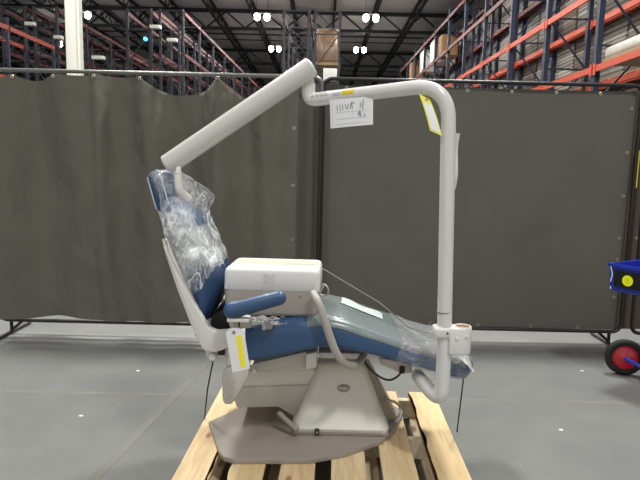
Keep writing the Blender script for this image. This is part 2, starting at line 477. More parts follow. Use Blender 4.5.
for (x, y), n in zip(LAMPS_SEEN, names): lightfix(x, y, n)

# ------------------------------------------------------------------ pallet racks
def rack_row(label, x0, y0, heading, nb, bay, depth, top, levels, um, bmats, near_only=False, post=.09):
    """Local frame: uprights at x=0 and x=depth, running along +y."""
    t = tag(empty('pallet_rack', (x0, y0, 0), heading), label, 'rack', 'warehouse pallet racks')
    bm = new_bm(); box(bm, -post / 2, post / 2, -post / 2, post / 2, 0, top); box(bm, -.09, .09, -.08, .08, 0, .012)
    up0 = obj('upright', bm, um, t, sm=0)
    bm = new_bm()
    z = .4; s = 0
    while z < top - .3:
        z2 = min(z + 1.3, top - .05)
        bar(bm, (0, 0, z), (depth, 0, z), .04)
        a, b = ((0, depth) if s == 0 else (depth, 0)); bar(bm, (a, 0, z), (b, 0, z2), .04); z = z2; s ^= 1
    bar(bm, (0, 0, z), (depth, 0, z), .04)
    br0 = obj('frame_brace', bm, um, t, sm=0)
    bb = []
    for mtl in bmats:
        bm = new_bm(); box(bm, -.03, .03, .05, bay - .05, -.07, .07); box(bm, -.045, -.025, .03, .12, -.13, .11); box(bm, -.045, -.025, bay - .12, bay - .03, -.13, .11)
        bb.append(obj('beam', bm, mtl, t, sm=0))
    used = [False] * len(bb); first = True
    def dup(o, loc):
        c = o.copy(); COL.objects.link(c); c.location = loc; return c
    for i in range(nb + 1):
        for x in (0, depth):
            if first: first = False; continue
            dup(up0, (x, i * bay, 0))
        if i: dup(br0, (0, i * bay, 0))
    for i in range(nb):
        for li, z in enumerate(levels):
            for x in (0, depth):
                k = li if li < len(bb) else len(bb) - 1
                px = x - .05 if x == 0 else x + .05
                if not used[k]: used[k] = True; bb[k].location = (px, i * bay, z); continue
                dup(bb[k], (px, i * bay, z))
    return t

Y0 = 22.5
za = (-6.9541, 7.7194)[1]
lev = [za - .15, za - 1.75, za - 3.35, za - 4.95]
H1 = math.radians(-2.4); LR = []
def into(rack, o):
    o.parent = rack; o.matrix_parent_inverse = (Matrix.Translation(rack.location) @ Matrix.Rotation(rack.rotation_euler.z, 4, 'Z')).inverted()
for (xa, xb, lab) in [((-12.9062, 7.6266)[0], (-11.9467, 7.6477)[0], 'dark pallet rack at far left edge, left of its back to back twin'),
                      ((-11.6270, 7.6547)[0], (-10.7079, 7.6749)[0], 'dark pallet rack with red beams just left of the white column'),
                      ((-7.9118, 7.7365)[0], (-6.9535, 7.7576)[0], 'dark pallet rack first to the right of the white column'),
                      ((-6.5943, 7.7655)[0], (-5.6763, 7.7857)[0], 'dark pallet rack facing the left aisle, left of the diagonal boom')]:
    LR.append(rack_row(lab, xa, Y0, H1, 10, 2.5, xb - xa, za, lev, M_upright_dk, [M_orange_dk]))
for (xa, xb, lab) in [((-1.6255, 7.7221)[0], (-0.6480, 7.7436)[0], 'empty dark rack frame rising behind the upper end of the boom'),
                      ((-0.3688, 7.7498)[0], (0.5885, 7.7708)[0], 'dark rack frame holding a brown wrapped load above the bent pole')]:
    rack_row(lab, xa, Y0, math.radians(-1.0), 8, 2.5, xb - xa, za + .1, [za - .1 - 1.9 * q for q in range(4)], M_upright_dk, [M_orange_dk])
zl = (-10.7724, 5.9377)[1]
rack_row('low rack with orange beams at left, in front of the taller left racks', (-10.7079, 7.6749)[0] - 1.1 - .15, 13.0, H1, 3, 2.9, 1.1, zl + .35, [zl, zl - 1.65, zl - 3.3], M_upright, [mat('dull_orange_paint', (150, 62, 46), .5)])

# right-hand rack, close and loaded
XR = (6.0041, 3.9870)[0]; BAY = 2.7; HR = math.radians(1.2)
zB = (6.0216, 3.7845)[1]; zA = (5.8781, 5.4528)[1]; zT = (5.7335, 7.1342)[1]; zC = (5.6105, 8.5646)[1]
sx = -math.sin(HR)
yst = 12.3 - 2 * BAY
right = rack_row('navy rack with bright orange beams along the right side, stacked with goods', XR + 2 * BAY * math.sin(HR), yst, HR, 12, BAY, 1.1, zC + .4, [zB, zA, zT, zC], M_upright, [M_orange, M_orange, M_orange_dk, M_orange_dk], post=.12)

def on_right(dy, dx=0.0):
    """Point on the right rack: dy along the row from its near end, dx back from the aisle face."""
    c, s = math.cos(HR), math.sin(HR)
    return Vector((XR + 2 * BAY * math.sin(HR) + dx * c - dy * s, yst + dx * s + dy * c, 0))

pb2 = on_right(0, 1.36)
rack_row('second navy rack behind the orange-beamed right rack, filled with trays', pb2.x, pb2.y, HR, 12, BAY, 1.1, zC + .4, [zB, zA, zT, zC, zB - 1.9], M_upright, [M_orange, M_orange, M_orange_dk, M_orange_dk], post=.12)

def tote_mat(name, a, b, sc):
    m = bpy.data.materials.new(name); m.use_nodes = True
    nt = m.node_tree; p = nt.nodes['Principled BSDF']; L = nt.links.new
    tc = nt.nodes.new('ShaderNodeTexCoord'); mp = nt.nodes.new('ShaderNodeMapping'); mp.inputs['Rotation'].default_value = (pi / 2, 0, 0)
    br = nt.nodes.new('ShaderNodeTexBrick'); br.inputs['Color1'].default_value = s2l(a); br.inputs['Color2'].default_value = s2l(b)
    br.inputs['Mortar'].default_value = s2l((52, 48, 44)); br.inputs['Scale'].default_value = sc; br.inputs['Mortar Size'].default_value = .04
    br.inputs['Brick Width'].default_value = .9; br.inputs['Row Height'].default_value = .28
    L(tc.outputs['Object'], mp.inputs[0]); L(mp.outputs[0], br.inputs[0]); L(br.outputs[0], p.inputs['Base Color']); p.inputs['Roughness'].default_value = .6
    return m
M_load = [tote_mat('stacked_grey_trays', (146, 143, 134), (104, 98, 88), 2.4), tote_mat('stacked_pale_trays', (168, 165, 156), (118, 111, 100), 2.8),
          mat('brown_carton', (160, 120, 82), .7, var=.1, scale=2), mat('wrapped_white', (222, 220, 214), .3, var=.1, scale=3), tote_mat('stacked_brown_trays', (116, 100, 84), (90, 78, 68), 2.4)]
M_pal = mat('grey_pallet_wood', (150, 126, 98), .8)
def make_load(name, cat, w, d, h, m, layers=1, band=None):
    """A pallet with goods on it, origin at its base centre."""
    t = empty(name, (0, 0, 0))
    bm = new_bm()
    for q in range(5): box(bm, -w / 2 + q * w / 4.6, -w / 2 + q * w / 4.6 + w * .12, -d / 2, d / 2, .1, .125)
    for q in (-d / 2, -.05, d / 2 - .1): box(bm, -w / 2, w / 2, q, q + .1, 0, .1)
    obj('pallet', bm, M_pal, t, sm=0)
    z = .125
    for q in range(layers):
        hh = (h - .125) / layers
        bm = new_bm(); j = random.uniform(-.02, .02); box(bm, -w / 2 + .03 + j, w / 2 - .03 + j, -d / 2 + .03, d / 2 - .03, z, z + hh - .01, .02)
        obj('goods', bm, m, t); z += hh
    return t
protos = [make_load('pallet_load', 'load', 1.1, 1.15, 1.62, M_load[0], 3), make_load('pallet_load', 'load', 1.1, 1.15, 1.5, M_load[1], 2),
          make_load('pallet_load', 'load', 1.1, 1.15, 1.66, M_load[4], 3)]
plab = ['pallet of stacked grey trays on the right-hand navy racks', 'pallet of pale stacked trays on the right-hand navy racks', 'pallet of brown stacked trays on the right-hand navy racks']
usedp = [False] * 3
def put(k, loc, rz, label=None, group=None):
    o = protos[k] if not usedp[k] else copy_tree(protos[k])
    usedp[k] = True
    o.location = loc; o.rotation_euler = (0, 0, rz)
    tag(o, label or plab[k], 'pallet load', group or ('pallets of goods like this on the right rack %s' % 'abcd'[k]))
    return o
rnd = random.Random(5)
grp = ['grey tray pallets on the right rack', 'pale tray pallets on the right rack', 'brown tray pallets on the right rack', 'brown carton pallets on the right rack']
for bay in range(0, 12):
    for li, z in enumerate((zB - 1.9, zB, zA, zT)):
        for q in (0, 1):
            k = rnd.choice((0, 0, 1, 2, 0, 1))
            p = on_right(bay * BAY + .75 + q * 1.22, 1.92); p.z = z + .07
            put(k, p, HR, group=grp[k])
def carton(dy, z, w, d, h, m, label, group='pale cartons on the high shelf', name='carton'):
    p = on_right(dy, .45)
    bm = new_bm(); box(bm, -w / 2, w / 2, -d / 2, d / 2, 0, h, .015); box(bm, -.04, .04, -d / 2 - .002, d / 2 + .002, h * .2, h + .002)
    o = obj(name, bm, m); o.location = (p.x, p.y, z); o.rotation_euler = (0, 0, HR)
    return tag(o, label, 'carton', group)
carton(7 * BAY + 2.0, zT + .07, .8, .75, 1.05, M_load[2], 'tan carton on high shelf, right of two white cartons')
carton(8.3 * BAY, zT + .07, .9, 1.1, 1.15, M_load[3], 'white carton standing highest on the right rack, beside the tan carton')
carton(9.3 * BAY, zT + .07, .9, 1.1, 1.2, M_load[3], 'white carton on right rack high shelf, second from the tan carton')
carton(10.6 * BAY, zT + .07, .9, .9, 1.3, M_load[2], 'narrow tan carton farthest along the right rack high shelf')
p = on_right(1 * BAY + 1.75, .56)
t = tag(empty('wrapped_load', (p.x, p.y, zB + .07), HR), 'white shrink-wrapped load with blue patch at right edge behind orange beam', 'pallet load')
bm = new_bm(); box(bm, -.5, .5, -.88, .88, 0, .12); obj('pallet', bm, M_pal, t, sm=0)
bm = new_bm(); box(bm, -.48, .48, -.86, .86, .10, .38, .10, 4); obj('wrapped_goods', bm, mat('dull_white_wrap', (186, 182, 172), .4, var=.15, scale=3), t)
bm = new_bm(); box(bm, -.5, -.3, -.87, -.6, .22, .36, .03); obj('blue_panel', bm, M_cart, t)

# brown wrapped load in the centre rack
xm = ((-0.3636, 6.9561)[0] + (0.6509, 6.9786)[0]) / 2
zb0 = (0.1699, 5.9025)[1]; zb1 = (0.1347, 7.3331)[1]
t = tag(empty('brown_load', (xm, 23.8, zb0)), 'brown shrink-wrapped load high in the centre rack above the bent pole', 'pallet load')
bm = new_bm(); box(bm, xm - .5, xm + .5, 23.2, 24.4, zb0 - .06, zb0 + .06); obj('pallet', bm, M_pal, t, sm=0)
bm = new_bm(); box(bm, xm - .47, xm + .47, 23.22, 24.38, zb0 + .06, zb1, .1, 3); obj('wrapped_goods', bm, mat('brown_wrapped', (132, 108, 86), .22, var=.25, scale=2.5), t)
a = (-0.0263, 5.0311); b = (0.5207, 5.5084)
bm = new_bm(); box(bm, a[0], b[0], 22.1, 22.3, a[1], b[1], .02); bar(bm, (a[0] + .1, 22.2, 0), (a[0] + .1, 22.2, a[1] + .05), .06)
tag(obj('white_panel', bm, M_sign), 'pale rectangular panel seen just above the curtain rail, right of boom end', 'panel')

# pale plates on the left rack uprights
for a, b, k in [((-11.9067, 6.9940), (-11.5291, 7.0024), 1), ((-10.7736, 6.5029), (-10.4547, 6.5100), 1), ((-6.9427, 6.9855), (-6.5256, 6.9947), 3), ((-6.2734, 6.4952), (-5.8751, 6.5041), 3), ((-9.2821, 5.7543), (-8.8018, 5.7649), 2)]:
    bm = new_bm(); box(bm, a[0], b[0], 22.24, 22.46, a[1] - .06, b[1] + .06, .01)
    into(LR[k], obj('tie_plate', bm, M_sign))
a = (-7.1614, 6.5377); bm = new_bm(); cyl(bm, (a[0], 22.4, a[1]), (0, 1, 0), .07, .12); into(LR[2], obj('blue_signal_lamp', bm, M_bluelamp))
# ------------------------------------------------------------------ curtain frames and curtains
YC = 4.35
def frame(label, xa, xb, ya, m_top, foot_left=True, foot_right=True):
    zt = 2.125; zb = .115
    t = tag(empty('curtain_stand', ((xa + xb) / 2, ya, 0)), label, 'frame', 'curtain frames')
    rr = .0155
    bm = new_bm(); tube(bm, fillet([(xa, ya, zt - .16), (xa, ya, zt), (xb, ya, zt), (xb, ya, zt - .16)], .09), rr, 12); obj('top_rail', bm, m_top, t)
    bm = new_bm(); tube(bm, fillet([(xa, ya, zb + .16), (xa, ya, zb), (xb, ya, zb), (xb, ya, zb + .16)], .09), rr, 12); obj('bottom_rail', bm, M_pipe, t)
    for x in (xa, xb):
        bm = new_bm(); tube(bm, [(x, ya, zb + .15), (x, ya, zt - .15)], rr, 12); obj('post', bm, M_pipe, t)
    for x, s, on in ((xa, 1, foot_left), (xb, -1, foot_right)):
        if not on: continue
        bm = new_bm(); x2 = x + s * .09
        tube(bm, [(x2, ya, zb), (x2, ya, .02)], .0135, 10)
        tube(bm, [(x2, ya - .28, .016), (x2, ya + .28, .016)], .0135, 10, .01)
        tube(bm, [(x2, ya, .03), (x2 + s * .1, ya, zb)], .012, 10)
        obj('foot', bm, M_pipe, t)
    return t
xL0, xL1 = (-2.6307, 0.0263)[0], (-0.0114, 1.1645)[0]
xR1 = (2.5342, 0.5695)[0]
frame('grey-topped pipe frame carrying the left draped curtain', xL0, xL1, 4.35, M_pipe_grey)
frame('black pipe frame carrying the smooth right curtain', xL1 + .012, xR1, 4.41, M_pipe, foot_left=False)
frame('dark pipe frame at the right edge behind the blue cart', xR1 + .075, xR1 + 2.0, 4.38, M_pipe, foot_left=False)

def interp(tab, x):
    if x <= tab[0][0]: return tab[0][1]
    for (a, va), (b, vb) in zip(tab, tab[1:]):
        if x <= b:
            t = (x - a) / (b - a); t = t * t * (3 - 2 * t); return va + (vb - va) * t
    return tab[-1][1]
def curtain(name, label, xa, xb, nx, nz, topf, botf, yf, m, grommets, thick=.002):
    t = tag(empty(name, ((xa + xb) / 2, YC, 0)), label, 'curtain', 'canvas curtains')
    bm = new_bm(); G = []
    for s in (0, thick):
        G.append([[None] * (nz + 1) for _ in range(nx + 1)])
        for i in range(nx + 1):
            x = xa + (xb - xa) * i / nx; zt, zb = topf(x), botf(x)
            for j in range(nz + 1):
                v = j / nz; z = zt + (zb - zt) * v
                G[-1][i][j] = bm.verts.new((x, yf(x, z) + s, z))
    for q in (0, 1):
        for i in range(nx):
            for j in range(nz):
                f = (G[q][i][j], G[q][i][j + 1], G[q][i + 1][j + 1], G[q][i + 1][j])
                bm.faces.new(f if q == 0 else f[::-1])
    loop = [(i, 0) for i in range(nx)] + [(nx, j) for j in range(nz)] + [(i, nz) for i in range(nx, 0, -1)] + [(0, j) for j in range(nz, 0, -1)]
    for (i, j), (i2, j2) in zip(loop, loop[1:] + loop[:1]):
        bm.faces.new((G[0][i][j], G[0][i2][j2], G[1][i2][j2], G[1][i][j]))
    obj('canvas', bm, m, t, sm=80)
    for gx, gz in grommets:
        bm = new_bm(); torus(bm, (gx, yf(gx, gz) - .003, gz), (0, 1, 0), .010, .004, 16, 6)
        obj('grommet', bm, M_brass, t)
    return t
GX = [(-2.4007, 2.0537)[0], (-2.0723, 2.0687)[0], (-1.7444, 2.0760)[0], (-1.4092, 2.0607)[0], (-0.7973, 2.0744)[0], (-0.2295, 1.9883)[0]]
GT = [2.085, 2.09, 2.093, 2.09, 2.095, 2.05]
DP = [.045, .008, .01, .135, .15]
def sagf(x):
    if x <= GX[0]: return GT[0] - .03 * min(1, (GX[0] - x) / .15)
    if x >= GX[5]: return GT[5]
    for k in range(5):
        if x <= GX[k + 1]:
            u = (x - GX[k]) / (GX[k + 1] - GX[k])
            return GT[k] + (GT[k + 1] - GT[k]) * u - DP[k] * (4 * u * (1 - u)) ** .8
hem = [(-2.9, .145), (-2.4, .14), (-2.1, .165), (-1.8, .15), (-1.5, .135), (-.17, .13)]
def left_y(x, z):
    d = (2.1 - z)
    y = 4.30
    for g, a, w, sl in ((GX[0], .05, .09, -.12), (GX[1], .06, .11, .14), (GX[1] - .18, -.05, .10, -.02), (GX[2], .07, .04, .03), (GX[2] + .13, -.03, .08, .05), (GX[3], .09, .07, .08), (GX[3] + .16, -.06, .08, .2), (GX[3] + .36, .03, .06, .12), (GX[4], .11, .075, -.03), (GX[4] + .17, -.08, .08, .04), (GX[4] + .33, .04, .06, .03), (GX[4] - .19, -.07, .09, -.12), (GX[5], .06, .07, 0)):
        c = g + sl * d
        y -= a * math.exp(-((x - c) / (w * (1 + .5 * d))) ** 2) * math.exp(-.38 * d)
    y += .018 * math.sin(5.3 * x + 1.0 * z) + .012 * math.sin(11 * x - 1.1 * z + 1)
    y += .012 * noise.noise(Vector((x * 4, z * 2.4, 0))) + .005 * noise.noise(Vector((x * 13, z * 9, 3))) + .05 * abs(noise.noise(Vector((x * 3.1 + .5 * z, z * .45, 8))))
    return y
curtain('curtain', 'olive grey canvas curtain on left, draped with sagging top edge', xL0 - .02, (-0.1915, 1.1614)[0], 140, 70, sagf, lambda x: interp(hem, x), left_y, M_curtain,
        [(g, sagf(g) - .022) for g in GX] + [((-0.1915, 1.1614)[0] - .03, z) for z in (1.72, 1.28, .85, .42)])
xr0 = (-0.2550, 1.1535)[0]
def right_y(x, z):
    e = 0.0
    if x < -.02: e = .012 * math.sin((x + .2) * 60)
    return 4.455 + .008 * math.sin(3 * x + z) + .012 * noise.noise(Vector((x * 1.6, z * 1.6, 4))) + e
RX = [v[0] for v in ((0.1874, 2.0834), (0.4033, 2.0882), (1.1544, 2.1051), (1.5137, 2.1131), (1.8728, 2.1211), (2.2238, 2.1290))]
curtain('curtain', 'smooth taut dark grey canvas curtain filling the right frame', xr0, xR1 - .012, 90, 40, lambda x: 2.085, lambda x: .118, right_y, M_curtain2,
        [(x, 2.062) for x in RX] + [(xR1 - .05, z) for z in (1.95, 1.6, 1.25, .9, .72, .4)] + [(xr0 + .02, z) for z in (1.9, 1.55, 1.1, .62)] + [(x, .135) for x in (.95, 1.35, 1.8, 2.2)])
xq = xR1 + .0
t3 = curtain('curtain', 'dark brown canvas curtain strip at the extreme right edge', xq, xq + 1.9, 40, 20, lambda x: 2.085, lambda x: .118, lambda x, z: 4.50 + .006 * math.sin(9 * x), mat('brown_canvas', (84, 72, 62), .85), [(xq + .115, 1.5), (xq + .115, .9)])
bm = new_bm(); box(bm, xR1 + .022, xR1 + .045, 4.44, 4.46, 1.32, 1.62); tag(obj('yellow_strip', bm, M_yellow), 'thin yellow strip hanging between the two right frame posts', 'strip')

# ------------------------------------------------------------------ pallet
PC = Vector((.048, 2.49, 0))
pal = tag(empty('wooden_pallet', PC, math.radians(-1.7)), 'pale pine shipping pallet under the dental chair', 'pallet')
L2 = .51; Wp = .612
cent = [-.5385, -.323, -.11, .105, .321, .540]
for i, c in enumerate(cent):
    w = .147
    bm = new_bm(); box(bm, c - w / 2, c + w / 2, -L2, L2, .118, .14, .003, 1)
    o = obj('deck_board', bm, M_wood[i % 4], pal, sm=0)
def bark(bx_, seed):
    bm = new_bm(); n = 60; q0 = []; q1 = []
    for k in range(n + 1):
        y = -L2 + 2 * L2 * k / n; w = .014 * max(.12, noise.noise(Vector((seed, y * 9, 0))) + .45)
        q0.append((bx_ - .0012, y, .1403 + .0002)); q1.append((bx_ + w, y, .1405))
    low = [(bx_ - .0012, y, .119) for _, y, _ in q0]
    rings(bm, [low, q0, q1], False, False, False)
    bmesh.ops.solidify(bm, geom=bm.faces[:], thickness=.0005)
    return bm
for c, sd in ((cent[5], 3.3), (cent[1], 7.1), (cent[0], 5.7)):
    par = [o for o in pal.children if o.name.startswith('deck_board')][cent.index(c)]
    ob = obj('bark_edge', bark(c - .0735 if sd != 5.7 else c + .0735 - .012, sd), M_bark, par, sm=0)
for y in (-.455, 0.0, .455):
    bm = new_bm()
    box(bm, -Wp, Wp, y - .02, y + .02, .02, .118, .002, 1)
    obj('stringer', bm, M_woodside, pal, sm=0)
for x in (-.535, -.18, .18, .535):
    bm = new_bm(); box(bm, x - .07, x + .07, -L2, L2, 0, .02, .002, 1)
    obj('bottom_board', bm, M_woodside, pal, sm=0)

# ------------------------------------------------------------------ dental chair
YN, YF = 2.2, 2.70
chair = tag(empty('dental_chair', (.1, 2.46, .14)), 'navy and cream dental chair in plastic wrap standing on a pallet', 'chair')

# base plate
bm = new_bm()
pts = [(-0.5229, 2.5036, 0.1650), (-0.4199, 2.2265, 0.1650), (-0.3900, 2.1817, 0.1650), (-0.3442, 2.1633, 0.1650), (-0.0298, 2.1771, 0.1650), (0.1312, 2.2384, 0.1650), (0.2973, 2.3534, 0.1650), (0.3821, 2.4701, 0.1650), (0.4387, 2.6246, 0.1650)]
pts = [(a[0], a[1]) for a in pts] + [(.45, 2.68), (.40, 2.76), (-.30, 2.78), (-.375, 2.70)]
prism_z(bm, pts, .14, .165, .004)
obj('base_plate', bm, M_plate, chair)

# tapering base cover
def rrect(cx, cy, hx, hy, z, r, n=6):
    o = []
    for qx, qy, a0 in ((1, 1, 0), (-1, 1, pi / 2), (-1, -1, pi), (1, -1, 3 * pi / 2)):
        for k in range(n + 1):
            a = a0 + pi / 2 * k / n
            o.append((cx + qx * (hx - r) + r * math.cos(a), cy + qy * (hy - r) + r * math.sin(a), z))
    return o
bm = new_bm()
bl = (-0.1164, 0.1780); br_ = (0.3507, 0.1795)
zb = .17; zt = .475
tl = (0.0049, 0.4387); tr_ = (0.2299, 0.4441)
x0, x1 = bl[0], br_[0]; X0, X1 = tl[0], tr_[0]
def lv(t, grow=0.0):
    a = x0 + (X0 - x0) * t; b = x1 + (X1 - x1) * t; ya = 2.375 + .115 * t; yb = 2.66 + 0.02 * t
    return (a + b) / 2, (ya + yb) / 2, (b - a) / 2 + grow, (yb - ya) / 2 + grow
secs = []
for t, z, g, r in ((0, zb + .006, -.02, .03), (0, zb + .014, -.008, .036), (.03, zb + .03, -.002, .042), (.12, None, 0, .044), (.5, None, 0, .038), (.85, None, 0, .034), (.955, None, -.002, .03), (.99, None, -.012, .026), (1.0, None, -.03, .02)):
    z = z if z else zb + (zt - zb) * t
    cx, cy, hx, hy = lv(t, g); secs.append(rrect(cx, cy, hx, hy, z, r))
rings(bm, secs)
base = obj('base_cover', bm, M_base, chair, sm=50)
cx, cy, hx, hy = lv(0, .004)
bm = new_bm(); box(bm, cx - hx + .012, cx + hx - .012, cy - hy + .014, cy + hy - .01, .165, .19, .01); obj('base_gasket', bm, M_plate, base)
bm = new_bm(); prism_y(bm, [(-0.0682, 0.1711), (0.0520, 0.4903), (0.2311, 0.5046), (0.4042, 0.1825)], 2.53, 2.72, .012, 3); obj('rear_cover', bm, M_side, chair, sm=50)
# oval emblem with script lettering
e = (0.1277, 0.3716); d_ = Vector((0, -.30, .105)).normalized()
ye = 2.375 + .115 * ((e[1] - zb) / (zt - zb))
nrm = Vector((0, -(zt - zb), .115)).normalized(); vv = Vector((0, .115, zt - zb)).normalized()
ec = Vector((e[0], ye, e[1])) + nrm * .001
bm = new_bm(); rs = []
for k, (h, q) in enumerate(((-.002, 1), (.002, 1), (.003, .92))):
    rs.append([ec + nrm * h + Vector((1, 0, 0)) * (.031 * q * math.cos(2 * pi * a / 28)) + vv * (.018 * q * math.sin(2 * pi * a / 28)) for a in range(28)])
rings(bm, rs); em = obj('emblem', bm, M_emblem, base)
def strokes(bm, lines, o, ux, uy, r, n):
    for l in lines:
        pts = [Vector(o) + Vector(ux) * a + Vector(uy) * b + Vector(n) for a, b in l]
        tube(bm, smooth(pts, 4) if len(pts) > 2 else pts, r, 6)
bm = new_bm()
strokes(bm, [[(-.021, -.006), (-.016, .009), (-.012, -.006)], [(-.018, .001), (-.011, .002)], [(-.008, -.005), (-.008, .004), (-.004, .004), (-.003, -.005)], [(.006, .004), (.001, .003), (.001, -.004), (.006, -.004), (.006, .010), (.007, -.005)],
             [(.010, -.005), (.011, .004), (.015, .004)], [(.017, -.005), (.022, .004)], [(.017, .004), (.022, -.005)]], ec, (1, 0, 0), vv, .0013, nrm * .0035)
obj('lettering', bm, M_silver, em)
l = (0.0064, 0.1907); bm = new_bm(); box(bm, l[0] - .011, l[0] + .011, 2.364, 2.39, l[1] - .012, l[1] + .012, .004); obj('latch', bm, M_upright_dk, base)
bm = new_bm(); cyl(bm, (l[0], 2.362, l[1] + .002), (0, 1, 0), .004, .006, 12); obj('latch_screw', bm, M_silver, base)

# lift arm
bm = new_bm(); prism_y(bm, [(-0.3700, 0.3407), (-0.3366, 0.4168), (0.0624, 0.4438), (0.0642, 0.3712)], 2.5, 2.70, .006); arm = obj('lift_arm', bm, M_base, chair)
bm = new_bm(); prism_y(bm, [(-0.3877, 0.3469), (0.0256, 0.3718), (0.0088, 0.2631), (-0.1795, 0.2535), (-0.3825, 0.2436), (-0.4020, 0.2937)], 2.49, 2.76, .006); obj('arm_cover', bm, M_beige, arm)
bm = new_bm(); prism_y(bm, [(-0.1900, 0.2539), (-0.0110, 0.2785), (-0.0093, 0.1971), (-0.1116, 0.2048)], 2.5, 2.6, .004); obj('arm_link', bm, M_beige, arm)
bm = new_bm(); tube(bm, [(-0.1741, 2.4200, 0.2556), (-0.0858, 2.3600, 0.2034)], .012, 12, .006); obj('floor_lever', bm, M_plate, chair)
# seat frame
bm = new_bm(); prism_y(bm, [(-0.2903, 0.5284), (0.0023, 0.6045), (-0.0003, 0.5214), (-0.0223, 0.5024), (-0.2722, 0.4871)], 2.32, 2.62, .006); sf = obj('seat_frame', bm, M_beige, chair)
bm = new_bm(); prism_y(bm, [(-0.0499, 0.5906), (-0.0019, 0.6008), (-0.0047, 0.5324), (-0.0486, 0.5222)], 2.285, 2.33, .003); obj('frame_end', bm, M_shell, sf)
bm = new_bm(); box(bm, (0.0070, 0.5731)[0], (0.3697, 0.5817)[0], 2.38, 2.55, (0.0584, 0.5410)[1], (0.0577, 0.5672)[1], .004); obj('leg_frame', bm, M_shell, sf)
bm = new_bm(); prism_y(bm, [(0.2837, 0.5557), (0.4296, 0.5310), (0.4315, 0.4887), (0.3863, 0.4829), (0.2847, 0.5275)], 2.36, 2.56, .004); obj('leg_bracket', bm, M_beige, sf)
bm = new_bm(); tube(bm, [(0.0370, 2.5500, 0.5133), (0.0350, 2.5700, 0.3938)], .03, 14); obj('support_column', bm, M_plate, sf)

# seat cushion: lofted along the chair
STW = [((-0.3120, 0.7152), (-0.2987, 0.5982)), ((-0.3016, 0.7327), (-0.2838, 0.5810)), ((-0.2347, 0.7472), (-0.2079, 0.5916)), ((-0.0759, 0.7681), (-0.0524, 0.6324)), ((0.0159, 0.7767), (0.0316, 0.6475)), ((0.1125, 0.7618), (0.1160, 0.6386)), ((0.2269, 0.7215), (0.2049, 0.6254)), ((0.3545, 0.6790), (0.3282, 0.6000)), ((0.5168, 0.6285), (0.4779, 0.5597)), ((0.6021, 0.6109), (0.5638, 0.5353)), ((0.6577, 0.5969), (0.6280, 0.5236)), ((0.6802, 0.5733), (0.6659, 0.5290))]
def dens(tab, n):
    tp = smooth([(a[0], 0, a[1]) for a, b in tab], n); bt = smooth([(b[0], 0, b[1]) for a, b in tab], n)
    return list(zip(tp, bt))
ST2 = dens(STW, 4)
def seat_ring(tp, bt, off=0.0, shrink=0.0, crown=.008, r=.052, n=5):
    v = tp - bt; h = v.length; v = v / h
    yc = (YN + YF) / 2; hy = (YF - YN) / 2 - shrink + off
    r = min(r, h * .45)
    o = []
    for qy, qz, a0 in ((1, 1, 0), (-1, 1, pi / 2), (-1, -1, pi), (1, -1, 3 * pi / 2)):
        rr = r if qz > 0 else r * .5
        for k in range(n + 1):
            a = a0 + pi / 2 * k / n
            yy = qy * (hy - rr) + rr * math.cos(a); zz = (h / 2 + off) * qz - qz * rr + rr * math.sin(a)
            o.append((yy, zz))
        if qy == 1 and qz == 1:
            for k in range(1, 6):
                f = 1 - 2 * k / 6; o.append((f * (hy - rr), h / 2 + off + crown * (1 - f * f)))
    return [tuple(bt + v * (h / 2) + v * z + Vector((0, yc + y, 0))) for y, z in o]
bm = new_bm(); N = len(ST2)
rings(bm, [seat_ring(tp, bt, 0, shrink=(.03 * (1 - i / 3) if i < 3 else (.06 * ((i - N + 9) / 8) ** 2 if i > N - 9 else 0))) for i, (tp, bt) in enumerate(ST2)])
seat = obj('seat_cushion', bm, M_blue, chair, sm=60)
def top_z(x):
    for (a, _), (b, _) in zip(ST2, ST2[1:]):
        if a.x <= x <= b.x: return a.z + (b.z - a.z) * (x - a.x) / (b.x - a.x)
    return ST2[-1][0].z
# plastic cover: grey sheet on the upper part, creased clear film at the foot end
def cover(i0, i1, full, off, name, m, amp, lo=None):
    bm = new_bm(); R = []
    for i in range(i0, i1 + 1):
        tp, bt = ST2[i]
        q = seat_ring(tp, bt, off, shrink=(.06 * ((i - N + 9) / 8) ** 2 if i > N - 9 else 0))
        if not full:
            # keep the top and the two upper corners: corner 0 (far), crown, corner 1 (near)
            q = q[1:6] + q[6:11] + q[11:16]
        q = [Vector(p) + Vector((0, 0, 1)) * amp * noise.noise(Vector((p[0] * 16, p[1] * 16, p[2] * 16))) + Vector((0, -1, 0)) * amp * noise.noise(Vector((p[0] * 22, p[1] * 22, p[2] * 22 + 7))) for p in q]
        R.append(q)
    rings(bm, R, cap0=False, cap1=False, closed=full)
    return obj(name, bm, m, seat, sm=60)
i0 = next(i for i, (a, b) in enumerate(ST2) if a.x > (-0.0550, 0.7686)[0])
i1 = next(i for i, (a, b) in enumerate(ST2) if a.x > (0.3290, 0.6871)[0])
c1 = cover(i0, i1, False, .003, 'grey_cover', M_film_grey, .002)
i2 = next(i for i, (a, b) in enumerate(ST2) if a.x > (0.6457, 0.5856)[0])
c2 = cover(i1, i2, False, .004, 'creased_cover', M_film_toe, .006)
c3 = cover(i1, N - 3, True, .006, 'clear_film', M_film_side, .007)
# seam across the cover
yb = 2.36
bm = new_bm(); tube(bm, [(x, 2.36 + .02 * (x - .0), top_z(x) + .0065) for x in [.02 + .03 * q for q in range(13)]], .0016, 6); obj('cover_seam', bm, M_thread, seat)
# crumpled film end at the toe
bm = new_bm()
sheet(bm, [(0.5858, 2.1900, 0.6314), (0.6406, 2.2200, 0.6223), (0.6688, 2.2000, 0.5511), (0.6169, 2.1600, 0.6083)], 8, 8, .001, lambda u, v: .008 * noise.noise(Vector((u * 4, v * 4, 2))))
obj('film_tail', bm, M_foil, seat)

